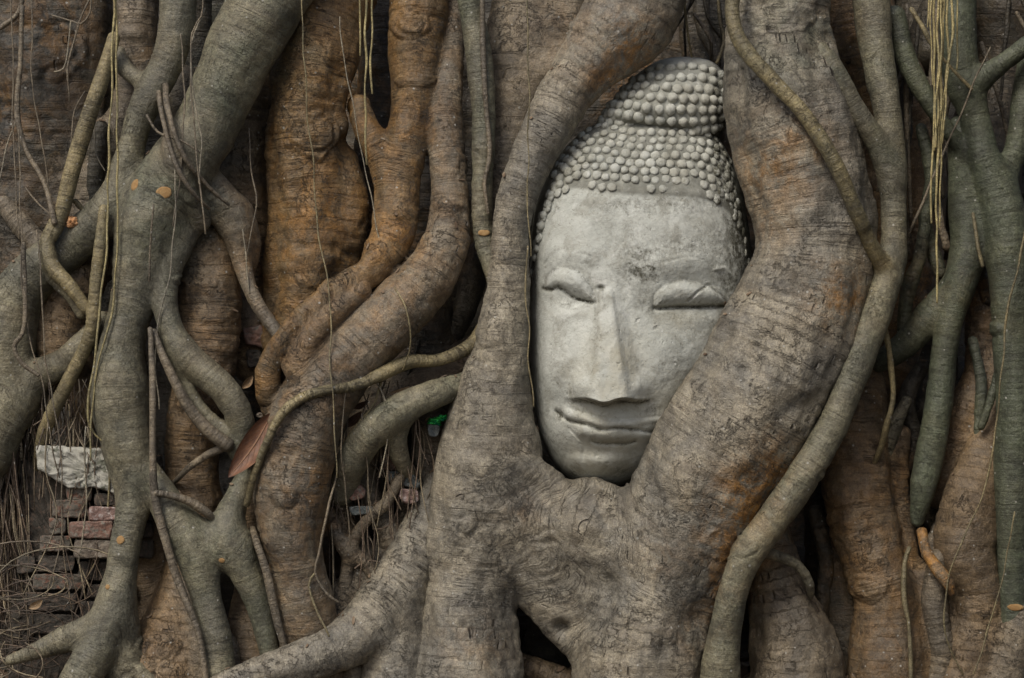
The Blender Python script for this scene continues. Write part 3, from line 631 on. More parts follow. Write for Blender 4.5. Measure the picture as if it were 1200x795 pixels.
# darker, thicker cords
thin('E', [(176, 385, 3, -66), (179, 450, 4, -72), (179, 530, 4, -76), (182, 585, 5, -76), (196, 640, 5, -78), (212, 690, 4.5, -80), (232, 740, 4, -82), (243, 810, 4, -86)], 'root', 'slender dark cord root hanging over the forked leg', 10)
thin('E', [(180, 388, 4, -58), (192, 420, 5, -64), (206, 450, 6, -64), (222, 478, 7, -60), (245, 505, 8, -56), (268, 522, 9, -50)], 'root', None, 10)
thin('E', [(182, 578, 4, -78), (205, 582, 4.5, -72), (226, 590, 5.5, -64), (245, 603, 5, -58), (256, 616, 3, -36)], 'root', None, 10)
thin('E', [(196, 572, 3, 4), (208, 562, 3, -20), (222, 548, 4, -34), (240, 535, 4.5, -40), (262, 524, 5, -46)], 'root', None, 10)
thin('E', [(296, 620, 4, -34), (301, 636, 4, -64), (312, 670, 5, -68), (322, 715, 5, -66), (335, 765, 4, -62)], 'root', None, 10)
thin('E', [(0, 33, 3, 10), (22, 15, 3, 8), (28, -20, 3, 5)], 'root', None, 8)
thin('E', [(26, 8, 3, -5), (24, 70, 3, -8), (20, 130, 3.5, -10), (30, 175, 3, -14), (52, 215, 3, -20), (64, 262, 3.5, -32)], 'root', None, 8)
thin('E', [(28, 285, 2.5, -40), (29, 380, 3, -42), (17, 405, 3, -42), (25, 425, 3, -40), (45, 440, 2.5, -38)], 'root', None, 8)
thin('E', [(565, -10, 3, 5), (566, 60, 3.5, 0), (570, 130, 3, -3), (574, 180, 3, -4), (568, 215, 2.5, -4), (572, 250, 2, -4)], 'root', None, 8)
thin('B', [(1080, 622, 6, -10), (1085, 645, 6.5, -25), (1097, 665, 8, -35), (1110, 682, 8, -40), (1115, 696, 4, -38)], 'root', 'reddish brown broken stub root', 12, org=1.)
# small cords in the web junction
for a in ([(186, 108, 3.5, -30), (190, 135, 3, -55), (205, 190, 3, -66), (225, 225, 2.5, -58), (245, 245, 2, -35)], [(194, 100, 4, -30), (197, 130, 3.5, -58), (214, 180, 3, -64), (240, 215, 2.5, -40), (268, 240, 2, -25)],
          [(172, 135, 1.6, -34), (185, 155, 1.6, -50), (212, 165, 1.4, -60), (236, 180, 1.2, -56)], [(180, 240, 1.2, -70), (176, 290, 1.2, -66), (175, 330, 1.2, -60)]):
    thin('E', a, 'root', sides=8)
# thin wiry roots filling the gaps on the right, the slit beside the head and the leftmost wall
rg = random.Random(11)
for (x0, x1, y0, y1, d, n, r) in ((1060, 1150, 20, 260, 40, 9, 3.0), (1100, 1180, 420, 620, 70, 7, 2.5), (805, 850, -20, 90, 140, 5, 2.2), (1170, 1200, -20, 120, 80, 4, 2.5), (380, 500, 420, 480, 70, 5, 2)):
    for i in range(n):
        xa = rg.uniform(x0, x1); xb = xa + rg.uniform(-40, 40); ya = y0 + rg.uniform(-20, 40); yb = y1 - rg.uniform(0, 60)
        thin(rg.choice('DE'), [(xa, ya, r, d), ((xa + xb) / 2 + rg.uniform(-12, 12), (ya + yb) / 2, r * rg.uniform(.7, 1.2), d - 5), (xb, yb, r * .7, d + 10)], 'root', sides=7)

# one object of countless hair roots at the lower left
def tangle():
    Vs = []; Fs = []; off = 0; qs = []; tn = []
    def add(pts, tint):
        nonlocal off
        C, R = path_world(pts, 14); V, F, caps, q = tube_geo(C, R, 4)
        Vs.append(V); Fs.extend((F + off).tolist()); off += len(V); qs.append(q); tn.append(np.tile(tint, (len(V), 1)))
    r = random.Random(5)
    cols = [(.20, .165, .12), (.13, .10, .075), (.26, .225, .16), (.09, .07, .055), (.16, .12, .09)]
    for i in range(230):
        cl = r.choice((-30, -14, 0, 8, 20, 34)); x = r.gauss(cl, 9)
        if x > 52: x = r.uniform(-40, 46)
        y = r.uniform(455, 600) if x > 0 else r.uniform(500, 560); d = r.uniform(0, 80); w = r.uniform(.5, 1.2); a = r.uniform(-14, 14)
        p = [(x, y - r.uniform(0, 20), w, d)]; n = r.randint(4, 6); L = r.uniform(110, 270)
        for j in range(1, n):
            a += r.uniform(-9, 9); x += a * .6; p.append((x, y + L * j / n, w, d + r.uniform(-14, 14)))
        add(p, r.choice(cols))
    for i in range(64):                 # looping strands near the soil
        cx = r.uniform(-20, 80); cy = r.uniform(670, 800); ra = r.uniform(15, 60); s = r.uniform(0, 6.28); e = s + r.uniform(1, 3.2); d = r.uniform(-60, 30); w = r.uniform(.5, 1.1)
        add([(cx + ra * math.cos(s + (e - s) * t / 5) * 1.5, cy + ra * .8 * math.sin(s + (e - s) * t / 5), w, d + r.uniform(-8, 8)) for t in range(6)], r.choice(cols))
    for i in range(60):                 # strands between the left roots above the slab
        x = r.uniform(45, 105); y = r.uniform(440, 480); d = r.uniform(-10, 40); w = r.uniform(.5, 1)
        add([(x, y, w, d), (x + r.uniform(-12, 12), y + 30, w, d), (x + r.uniform(-18, 18), y + r.uniform(50, 110), w, d - 20)], r.choice(cols))
    for i in range(14):                 # across the face of the brick wall
        x = r.uniform(55, 150); y = r.uniform(480, 540); d = r.uniform(-30, -8); w = r.uniform(.6, 1.1)
        add([(x, y, w, d), (x + r.uniform(-8, 8), y + 60, w, d), (x + r.uniform(-14, 14), y + 120, w, d), (x + r.uniform(-30, 30), y + r.uniform(150, 230), w, d)], r.choice(cols))
    for i in range(50):                 # in the rubble gap in the middle
        x = r.uniform(385, 500); y = r.uniform(440, 620); d = r.uniform(-30, 20); w = r.uniform(.5, .9)
        add([(x, y, w, d), (x + r.uniform(-14, 14), y + 50, w, d), (x + r.uniform(-24, 24), y + r.uniform(80, 170), w, d)], r.choice(cols))
    for i in range(16):                 # loops in the same gap
        cx = r.uniform(390, 470); cy = r.uniform(500, 700); ra = r.uniform(10, 34); s_ = r.uniform(0, 6.28); e_ = s_ + r.uniform(1.2, 3.5); d = r.uniform(-25, 20)
        add([(cx + ra * math.cos(s_ + (e_ - s_) * t / 5), cy + ra * math.sin(s_ + (e_ - s_) * t / 5) * 1.3, r.uniform(.6, 1.2), d + r.uniform(-6, 6)) for t in range(6)], r.choice(cols))
    V = np.vstack(Vs); n = len(V)
    o = new_mesh('rootlet_tangle', V, np.array(Fs), BARK, TREE, True, None, dict(q=np.vstack(qs), tint=np.vstack(tn), wear=np.zeros((n, 3))))
    o['kind'] = 'stuff'; o['label'] = 'matted hair fine brown rootlets'
tangle()

# ------------------------------------------------------------------ the stone head
def stone_mat():
    m, nt, b = mat_new('weathered_stone')
    st = nd(nt, 'ShaderNodeAttribute', attribute_name='stain').outputs['Vector']
    sep = nt.nodes.new('ShaderNodeSeparateXYZ'); nt.links.new(st, sep.inputs[0]); dk, wm, hair = sep.outputs
    tc = nt.nodes.new('ShaderNodeTexCoord').outputs['Object']
    base = mix(nt, mrange(nt, noise(nt, tc, 9, 6, .62, .4), .35, .65), (.43, .442, .40), (.57, .583, .535))
    base = mix(nt, math_(nt, 'MULTIPLY', mrange(nt, noise(nt, tc, 19, 8, .74, .6), .47, .60), .62), base, (.30, .295, .25))
    base = mix(nt, math_(nt, 'MULTIPLY', hair, .75), base, mix(nt, mrange(nt, noise(nt, tc, 30, 6, .7), .46, .68), (.10, .098, .078), (.27, .268, .228)))
    base = mix(nt, math_(nt, 'MULTIPLY', wm, mrange(nt, noise(nt, tc, 14, 5, .6), .3, .62), clamp=True), base, (.40, .365, .265))
    speck = mrange(nt, noise(nt, tc, 170, 6, .75), .50, .62)
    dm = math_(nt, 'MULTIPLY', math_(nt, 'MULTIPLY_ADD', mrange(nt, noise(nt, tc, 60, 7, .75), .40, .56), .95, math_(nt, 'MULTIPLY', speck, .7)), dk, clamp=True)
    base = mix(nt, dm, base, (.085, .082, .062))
    sp2 = math_(nt, 'MULTIPLY', mrange(nt, noise(nt, tc, 90, 7, .8, .5), .56, .64), .6)
    base = mix(nt, sp2, base, (.17, .165, .13))
    # pale scuffs
    base = mix(nt, math_(nt, 'MULTIPLY', mrange(nt, noise(nt, tc, 45, 5, .7, 1.0), .60, .70), .5), base, (.56, .56, .53))
    nt.links.new(base, b.inputs['Base Color']); b.inputs['Roughness'].default_value = .95; b.inputs['Specular IOR Level'].default_value = .08
    h = math_(nt, 'MULTIPLY_ADD', noise(nt, tc, 220, 5, .7), .35, noise(nt, tc, 36, 7, .68))
    vn = voro(nt, tc, 130)
    h = math_(nt, 'MULTIPLY_ADD', mrange(nt, vn, 0, .25, -.35, 0), mrange(nt, noise(nt, tc, 20), .5, .6), h)
    bp = nt.nodes.new('ShaderNodeBump'); bp.inputs['Distance'].default_value = .0036; bp.inputs['Strength'].default_value = .9
    nt.links.new(h, bp.inputs['Height']); nt.links.new(bp.outputs[0], b.inputs['Normal'])
    return m
STONE = stone_mat()

def polydist(x, y, pts):
    """distance to a polyline and parameter 0..1 along it"""
    pts = np.asarray(pts, float); best = np.full(x.shape, 1e9); par = np.zeros(x.shape)
    L = np.concatenate([[0], np.cumsum(np.hypot(*np.diff(pts, axis=0).T))])
    for i in range(len(pts) - 1):
        a, b = pts[i], pts[i + 1]; v = b - a; t = np.clip(((x - a[0]) * v[0] + (y - a[1]) * v[1]) / (v @ v), 0, 1)
        d = np.hypot(x - a[0] - t * v[0], y - a[1] - t * v[1]); m = d < best
        best = np.where(m, d, best); par = np.where(m, (L[i] + t * (L[i + 1] - L[i])) / L[-1], par)
    return best, par
def inside(x, y, pts):
    r = np.zeros(x.shape, bool); n = len(pts)
    for i in range(n):
        x1, y1 = pts[i]; x2, y2 = pts[(i + 1) % n]
        if y1 == y2: continue
        r ^= ((y1 > y) != (y2 > y)) & (x < (x2 - x1) * (y - y1) / (y2 - y1) + x1)
    return r
def psd(x, y, pts):
    d, _ = polydist(x, y, list(pts) + [pts[0]]); return np.where(inside(x, y, pts), d, -d)
def spl(pts, step=4):
    return catmull(np.asarray(pts, float), step)[:, :2]

OUT = [(692, 572), (668, 562), (650, 545), (635, 516), (627, 480), (622, 430), (620, 370), (621, 310), (624, 262), (633, 222), (650, 188), (676, 160), (706, 142), (745, 132), (790, 132), (828, 146), (856, 185), (872, 235), (880, 290), (880, 345), (870, 400), (845, 455), (808, 510), (768, 550), (730, 569), (710, 573)]
HC = np.array([724., 385.]); RIM = 62.0; BULGE = 118.0
def periodic_R(out, c):
    o = np.array(out, float); n = len(o)
    ext = np.vstack([o[-2:], o, o[:3]])
    sp = catmull(ext, 3)
    th = np.arctan2(sp[:, 1] - c[1], sp[:, 0] - c[0]); r = np.hypot(sp[:, 0] - c[0], sp[:, 1] - c[1])
    k = np.argsort(th); th, r = th[k], r[k]
    th = np.concatenate([th - 2 * math.pi, th, th + 2 * math.pi]); r = np.tile(r, 3)
    return lambda a: np.interp(a, th, r)
RF_ = periodic_R(OUT, HC)
HAIRLINE = spl([(616, 330), (626, 292), (634, 258), (648, 234), (668, 222), (700, 223), (740, 228), (785, 230), (825, 234), (852, 248), (868, 275), (884, 320)])
def hair_mask(x, y):
    poly = list(map(tuple, HAIRLINE)) + [(1000, 320), (1000, 0), (500, 0), (500, 330)]
    return psd(x, y, poly)
LID_L = spl([(637, 338), (641, 325), (651, 315), (664, 313), (678, 319), (689, 331), (696, 343), (697, 354)]).tolist() + spl([(697, 354), (685, 352), (672, 348), (662, 341), (650, 338), (637, 339)]).tolist()
LID_R = spl([(766, 356), (768, 345), (778, 336), (795, 329), (812, 330), (826, 334), (840, 336), (852, 345), (858, 357)]).tolist() + spl([(858, 358), (830, 359), (805, 359), (785, 361), (767, 361)]).tolist()
MOUTH = spl([(652, 482), (660, 489), (668, 494), (688, 498), (706, 504), (722, 502), (745, 504), (766, 506), (785, 498), (802, 482)])
def features(x, y):
    h = np.zeros(x.shape); dk = np.zeros(x.shape); wm = np.zeros(x.shape)
    gs = lambda cx, cy, rx, ry: np.exp(-(((x - cx) / rx) ** 2 + ((y - cy) / ry) ** 2))
    # sockets, cheeks, muzzle, chin
    h -= 10 * gs(668, 352, 32, 24) + 11 * gs(806, 362, 46, 26)
    h += 5 * gs(660, 300, 40, 16) + 6 * gs(790, 308, 55, 16)
    h += 7 * gs(656, 425, 28, 40) + 8 * gs(785, 425, 38, 45)
    h += 9 * gs(712, 498, 52, 26) - 4 * gs(712, 530, 40, 7) + 11 * gs(703, 544, 30, 17)
    h -= 5 * gs(650, 478, 12, 18) 
    # nose: wedge with flat bridge and side planes
    t = np.clip((y - 336) / (470 - 336), 0, 1)
    cx = 710 + 5 * t; wl = 13 + 36 * t ** 1.1; wr = 15 + 35 * t ** 1.05
    s = np.where(x < cx, (cx - x) / wl, (x - cx) / wr)
    H = 6 + 30 * t ** 1.1
    prof = 1 - .16 * sst(.36, .6, s) - .84 * sst(.22, 1.16, s) 
    yb = 467 + 5.5 * np.exp(-((x - 708) / 13) ** 2) + 2 * np.exp(-((x - 748) / 10) ** 2)
    h += H * prof * sst(328, 350, y) * (1 - sst(yb - 1.5, yb + 4.5, y))
    h += 8 * gs(684, 453, 13, 12) * (y < 472) + 8 * gs(750, 453, 13, 12) * (y < 472)
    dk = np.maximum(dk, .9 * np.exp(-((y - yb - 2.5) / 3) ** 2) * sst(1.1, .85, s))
    # chip at the root of the nose
    h -= 5 * gs(705, 338, 5, 3); dk = np.maximum(dk, .9 * gs(705, 338, 6, 3.5))
    d, u = polydist(x, y, spl([(693, 350), (697, 372), (690, 400), (680, 430)])); h -= 1.2 * np.exp(-(d / 2) ** 2)
    h += 4.5 * gs(667, 333, 22, 13) + 4.5 * gs(808, 346, 34, 11)
    # closed eyelids
    for L, hh in ((LID_L, 5.5), (LID_R, 5)):
        sd = psd(x, y, L); h += hh * sst(-3, 11, sd) + .6 * sst(-1.5, 1.5, sd)
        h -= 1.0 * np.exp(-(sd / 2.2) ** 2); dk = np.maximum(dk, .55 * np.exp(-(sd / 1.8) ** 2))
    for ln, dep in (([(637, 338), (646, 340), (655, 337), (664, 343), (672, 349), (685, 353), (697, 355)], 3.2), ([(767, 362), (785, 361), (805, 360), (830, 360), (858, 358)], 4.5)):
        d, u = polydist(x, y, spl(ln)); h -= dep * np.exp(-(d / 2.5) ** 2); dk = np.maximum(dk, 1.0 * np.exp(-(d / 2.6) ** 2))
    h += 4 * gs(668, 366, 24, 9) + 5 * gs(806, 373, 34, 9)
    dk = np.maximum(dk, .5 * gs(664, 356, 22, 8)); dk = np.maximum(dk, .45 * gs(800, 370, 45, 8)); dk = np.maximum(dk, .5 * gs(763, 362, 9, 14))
    # brow lines, barely left
    for ln in ([(638, 308), (650, 294), (668, 293), (690, 300)], [(775, 308), (805, 301), (826, 305), (838, 318)]):
        d, u = polydist(x, y, spl(ln)); h -= .7 * np.exp(-(d / 1.6) ** 2); dk = np.maximum(dk, .4 * np.exp(-(d / 1.8) ** 2))
    d, u = polydist(x, y, [(838, 316), (850, 314), (862, 328)]); h += 2.5 * np.exp(-(d / 2) ** 2)
    d, u = polydist(x, y, [(808, 352), (818, 342), (830, 334), (845, 346), (853, 356)]); h -= 2.5 * np.exp(-(d / 1.6) ** 2); dk = np.maximum(dk, .7 * np.exp(-(d / 2) ** 2))
    # lips
    d, u = polydist(x, y, spl([(662, 484), (690, 493), (712, 497), (740, 497), (775, 492)])); h += 4.5 * np.exp(-(d / 6.5) ** 2)
    d, u = polydist(x, y, spl([(668, 479), (695, 487), (714, 491), (740, 491), (775, 488)])); h -= 1.6 * np.exp(-(d / 2) ** 2)
    d, u = polydist(x, y, spl([(682, 506), (705, 511), (735, 511), (760, 509)])); h += 6.5 * np.exp(-(d / 8) ** 2)
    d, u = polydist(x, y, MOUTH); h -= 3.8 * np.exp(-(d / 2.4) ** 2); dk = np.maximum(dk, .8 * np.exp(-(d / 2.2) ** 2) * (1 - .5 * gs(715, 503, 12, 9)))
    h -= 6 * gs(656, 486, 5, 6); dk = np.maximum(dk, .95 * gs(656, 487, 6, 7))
    d, u = polydist(x, y, spl([(694, 517), (705, 520), (735, 520), (744, 517)])); h -= 4 * np.exp(-(d / 2.4) ** 2); dk = np.maximum(dk, .6 * np.exp(-(d / 2) ** 2))
    d, u = polydist(x, y, spl([(668, 503), (676, 512), (684, 522), (682, 540)])); h -= 1.5 * np.exp(-(d / 1.6) ** 2)
    # stains
    for cx_, cy_, rx, ry, a in ((700, 400, 8, 30, .35), (690, 300, 30, 14, .3), (735, 270, 60, 20, .25), (655, 380, 24, 12, .25), (670, 470, 12, 10, .45), (766, 478, 16, 14, .5), (650, 520, 14, 16, .35), (752, 315, 28, 20, 1.0), (757, 296, 46, 14, .6), (868, 270, 20, 80, 1.1), (850, 300, 24, 50, .55), (760, 345, 24, 20, .5), (852, 330, 16, 24, .75), (845, 385, 24, 16, .6), (624, 290, 7, 60, 1.), (660, 300, 20, 10, .35),
                              (800, 288, 60, 18, .5), (760, 240, 110, 12, .5), (672, 555, 9, 8, .7), (725, 552, 14, 8, .5), (790, 440, 26, 50, .35), (700, 345, 40, 16, .25), (640, 240, 18, 16, .6)):
        dk = np.maximum(dk, a * gs(cx_, cy_, rx, ry))
    for cx_, cy_, rx, ry, a in ((712, 440, 34, 46, .9), (712, 530, 50, 26, .8), (760, 470, 50, 30, .5), (800, 372, 30, 14, .5), (690, 490, 40, 16, .4)):
        wm = np.maximum(wm, a * gs(cx_, cy_, rx, ry))
    return h, dk, wm
def head_surface(x, y, feat=True):
    th = np.arctan2(y - HC[1], x - HC[0]); s = np.clip(np.hypot(x - HC[0], y - HC[1]) / RF_(th), 0, 1)
    dep = RIM - BULGE * np.maximum(1 - s ** 2.7, 0) ** (1 / 2.3)
    # crown of the skull leans back, face stays fuller
    dep = dep + 40 * sst(250, 130, y) * (1 - s ** 2)
    if feat:
        h, _, _ = features(x, y); dep = dep - h * sst(1.0, .96, s)
    return dep

HEAD = empty('stone_statue', (0, 0, 0), 'weathered pale grey carved stone head with closed eyes, held in the fig roots', 'statue')
HEAD.location = (0, 0, 0)
def build_head():
    na = 620
    t = np.concatenate([np.linspace(0, 1, 300) ** .9 * math.pi / 2, math.pi / 2 + np.linspace(0.03, 1, 30) * math.pi / 2])
    th = np.linspace(-math.pi, math.pi, na, endpoint=False)
    Tg, A = np.meshgrid(t, th, indexing='ij')
    s = np.sin(Tg); s = np.where(Tg <= math.pi / 2, np.clip(np.linspace(0, 1, 300), 0, 1)[np.minimum(np.arange(330), 299)][:, None] ** .85 + 0 * A, s)
    Rr = RF_(A); x = HC[0] + s * Rr * np.cos(A); y = HC[1] + s * Rr * np.sin(A)
    front = Tg <= math.pi / 2
    dep = np.where(front, head_surface(x.ravel(), y.ravel()).reshape(x.shape), RIM + 120 * np.sqrt(np.maximum(1 - s ** 2, 0)))
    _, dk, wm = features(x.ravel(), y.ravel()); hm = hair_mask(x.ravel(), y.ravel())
    dep = dep.ravel(); dep = dep - 2.6 * sst(-4, 6, hm) * front.ravel()
    P3 = np.stack([x.ravel(), y.ravel(), dep], -1)
    dep = dep + 1.7 * fbm(P3 / 34, 3) + .5 * fbm(P3 / 9, 3) + 2.2 * np.exp(-(pnoise(P3 / 13 + 7) / .03) ** 2) * 0 + 1.0 * sst(.40, .52, pnoise(P3 / 6.5 + 3))
    V = P(x.ravel(), y.ravel(), dep)
    m = len(t); i = np.arange(m - 1)[:, None] * na; j = np.arange(na)[None, :]; j1 = (j + 1) % na
    F = np.stack([i + j, i + j1, i + na + j1, i + na + j], -1).reshape(-1, 4)
    N = vnormals(V, F)
    if N[na * 20][1] > 0: F = F[:, ::-1]; N = -N
    hair = sst(-2, 3, hm)
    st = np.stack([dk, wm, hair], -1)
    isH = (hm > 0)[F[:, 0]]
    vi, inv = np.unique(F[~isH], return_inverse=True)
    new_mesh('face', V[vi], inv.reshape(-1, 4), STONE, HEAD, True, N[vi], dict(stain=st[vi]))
    # hair cap with curls
    vi, inv = np.unique(F[isH], return_inverse=True)
    HV = [V[vi]]; HF = [inv.reshape(-1, 4)]; HS = [st[vi]]; off = len(vi)
    ub, uf = ball()
    def curl(x, y, r, surf, worn=1.0, dirt=0):
        nonlocal off
        e = 2.0; d0 = surf(x, y); gx = (surf(x + e, y) - surf(x - e, y)) / (2 * e); gy = (surf(x, y + e) - surf(x, y - e)) / (2 * e)
        n = np.array([gx, -1.0, -gy]); n[0] = gx; n = np.array([-gx * -1, -1, -gy * 1.0])
        # surface: depth = f(x, y); outward normal towards the viewer in (X, Y, Z) with Z = -y
        n = np.array([gx, -1.0, -gy]); n /= np.linalg.norm(n)
        c = P(x, y, d0 + rg.uniform(-.6, 1.6))
        w = ub.copy(); rad = r * S * np.array([1, 1, 1.0])
        w = w * (1 + .38 * pnoise(ub * 1.5 + rg.uniform(0, 90))[:, None])
        # flatten along normal
        dn = w @ n; w = w - n * (dn * (1 - .85 * worn))[:, None]
        HV.append(c + w * rad + n * r * S * .15 * worn); HF.append(uf + off); HS.append(np.tile((dirt, .2, .0 + .35 * rg.random()), (len(ub), 1))); off += len(ub)
    return V, curl, (HV, HF, HS)
def ball():
    a = 12; b = 7; V = []
    for i in range(b + 1):
        p = math.pi * i / b
        for j in range(a):
            q = 2 * math.pi * j / a; V.append((math.sin(p) * math.cos(q), math.sin(p) * math.sin(q), math.cos(p)))
    F = []
    for i in range(b):
        for j in range(a): F.append((i * a + j, (i + 1) * a + j, (i + 1) * a + (j + 1) % a, i * a + (j + 1) % a))
    return np.array(V), np.array(F)
Vh, curl, (HV, HF, HS) = build_head()
surf_h = lambda x, y: float(head_surface(np.array([x], float), np.array([y], float), False)[0] - 3)
TOPL = spl([(650, 188), (676, 161), (704, 143), (745, 150), (790, 152), (830, 152), (856, 183)])
BOT = spl([(622, 330), (626, 290), (634, 256), (648, 232), (670, 218), (702, 218), (742, 222), (785, 222), (825, 227), (850, 240), (868, 268), (878, 310)])
def arc_pts(c, m=90):
    c = np.asarray(c); L = np.concatenate([[0], np.cumsum(np.hypot(*np.diff(c, axis=0).T))]); u = np.linspace(0, L[-1], m)
    return np.stack([np.interp(u, L, c[:, 0]), np.interp(u, L, c[:, 1])], -1)
A0, A1 = arc_pts(BOT), arc_pts(TOPL)
rows = 8
for k in range(rows):
    f = (k / (rows - .4)) ** .92
    c = A0 * (1 - f) + A1 * f
    dep = np.array([surf_h(x, y) for x, y in c]); Wp = np.column_stack([c, dep])
    L = np.concatenate([[0], np.cumsum(np.linalg.norm(np.diff(Wp, axis=0), axis=1))])
    sp_ = 11.8; u = np.arange(sp_ * (.5 if k % 2 else 1.0), L[-1], sp_)
    for uu in u:
        x = np.interp(uu, L, c[:, 0]) + rg.uniform(-1.1, 1.1); y = np.interp(uu, L, c[:, 1]) + rg.uniform(-1.1, 1.1)
        th = math.atan2(y - HC[1], x - HC[0])
        if math.hypot(x - HC[0], y - HC[1]) > RF_(th) - 1.5: continue
        if (k == 0 and rg.random() < .4) or rg.random() < .025: continue
        worn = rg.uniform(.2, .6) if (k == 0 or (k < 3 and x > 760) or x > 842) else rg.uniform(.5, 1.0)
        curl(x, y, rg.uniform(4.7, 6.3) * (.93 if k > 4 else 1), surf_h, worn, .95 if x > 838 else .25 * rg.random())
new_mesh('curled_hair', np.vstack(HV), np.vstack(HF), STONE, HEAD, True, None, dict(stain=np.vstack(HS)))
# topknot
TK = [(700, 148), (709, 130), (722, 111), (742, 91), (764, 75), (784, 68), (812, 67), (836, 73), (851, 91), (856, 120), (850, 148), (836, 166), (790, 168), (740, 158)]
TC = np.array([785., 120.]); RT = periodic_R(TK, TC)
def tk_surf(x, y):
    x = np.asarray(x, float); y = np.asarray(y, float)
    th = np.arctan2(y - TC[1], x - TC[0]); s = np.clip(np.hypot(x - TC[0], y - TC[1]) / RT(th), 0, 1)
    return 66 - 70 * np.maximum(1 - s ** 2.3, 0) ** (1 / 2.2) + 18 * sst(130, 75, y)
def build_topknot():
    na = 200; th = np.linspace(-math.pi, math.pi, na, endpoint=False); s = np.concatenate([np.linspace(0, 1, 70) ** .85, np.linspace(.97, 0, 20)])
    A = np.broadcast_to(th, (90, na)); s2 = s[:, None] + 0 * A; x = TC[0] + s2 * RT(A) * np.cos(A); y = TC[1] + s2 * RT(A) * np.sin(A)
    fr = (np.arange(90) < 70)[:, None]
    dep = np.where(fr, tk_surf(x, y), 64 + 70 * np.sqrt(np.maximum(1 - s2 ** 2, 0)))
    P3 = np.stack([x.ravel(), y.ravel(), dep.ravel()], -1); dep = dep.ravel() + 1.6 * fbm(P3 / 20, 3)
    V = P(x.ravel(), y.ravel(), dep); i = np.arange(89)[:, None] * na; j = np.arange(na)[None, :]; j1 = (j + 1) % na
    F = np.stack([i + j, i + na + j, i + na + j1, i + j1], -1).reshape(-1, 4)
    N = vnormals(V, F)
    if N[na * 10][1] > 0: F = F[:, ::-1]
    global HV, HF, HS
    xx = x.ravel(); yy = y.ravel()
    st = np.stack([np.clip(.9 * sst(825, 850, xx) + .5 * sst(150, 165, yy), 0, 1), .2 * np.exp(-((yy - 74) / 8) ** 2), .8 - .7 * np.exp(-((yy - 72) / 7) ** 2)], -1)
    HV.clear(); HF.clear(); HS.clear(); HV.append(V); HF.append(F); HS.append(st)
    return len(V)
n0 = build_topknot()
def curl2(x, y, r, worn, dirt):
    global n0
    ub, uf = ball(); e = 2.0; f = lambda a, b: float(tk_surf(a, b))
    gx = (f(x + e, y) - f(x - e, y)) / (2 * e); gy = (f(x, y + e) - f(x, y - e)) / (2 * e)
    n = np.array([gx, -1.0, -gy]); n /= np.linalg.norm(n)
    w = ub * (1 + .38 * pnoise(ub * 1.5 + rg.uniform(0, 90))[:, None]); dn = w @ n; w = w - n * (dn * (1 - .85 * worn))[:, None]
    HV.append(P(x, y, f(x, y)) + w * r * S + n * r * S * .15 * worn); HF.append(uf + n0); HS.append(np.tile((dirt, .2, .0 + .35 * rg.random()), (len(ub), 1))); n0 += len(ub)
B0 = arc_pts(spl([(702, 142), (735, 146), (765, 152), (800, 154), (835, 151), (852, 142)])); B1 = arc_pts(spl([(752, 88), (770, 80), (790, 80), (815, 80), (835, 84), (850, 92)]))
for k in range(7):
    f = k / 6.; c = B0 * (1 - f) + B1 * f; c[:, 0] = np.where(c[:, 0] < 780, c[:, 0] - 9 * math.sin(f * math.pi) , c[:, 0])
    dep = tk_surf(c[:, 0], c[:, 1]); Wp = np.column_stack([c, dep]); L = np.concatenate([[0], np.cumsum(np.linalg.norm(np.diff(Wp, axis=0), axis=1))])
    for uu in np.arange(13 * (.5 if k % 2 else .95), L[-1], 13):
        x = np.interp(uu, L, c[:, 0]) + rg.uniform(-1.1, 1.1); y = np.interp(uu, L, c[:, 1]) + rg.uniform(-1.1, 1.1)
        if math.hypot(x - TC[0], y - TC[1]) > RT(math.atan2(y - TC[1], x - TC[0])) - 1: continue
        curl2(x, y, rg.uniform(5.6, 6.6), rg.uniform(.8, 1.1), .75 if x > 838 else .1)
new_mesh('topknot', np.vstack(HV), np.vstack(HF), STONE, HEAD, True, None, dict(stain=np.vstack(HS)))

# ------------------------------------------------------------------ bricks, plaster, rubble
BR = {'red': simple_mat('red_brick', (.17, .095, .07), (.24, .16, .13), 60, .95, .004, 7, (.20, .18, .15)),
      'pink': simple_mat('pink_brick', (.26, .185, .16), (.21, .13, .11), 60, .95, .004, 7, (.38, .33, .31)),
      'grey': simple_mat('grimy_brick', (.085, .08, .065), (.16, .135, .11), 50, .95, .004, 7, (.19, .10, .07)),
      'tan': simple_mat('tan_brick', (.20, .17, .135), (.14, .11, .085), 55, .95, .004, 7, (.26, .23, .19)),
      'dark': simple_mat('dark_brick', (.045, .042, .036), (.09, .078, .064), 50, .95, .004, 7, (.12, .09, .07)),
      'blue': simple_mat('slate_stone', (.10, .115, .115), (.17, .18, .17), 60, .95, .004, 7, (.07, .08, .07)),
      'plaster': simple_mat('old_plaster', (.44, .43, .38), (.33, .32, .27), 22, .95, .004, 8, (.15, .155, .12))}
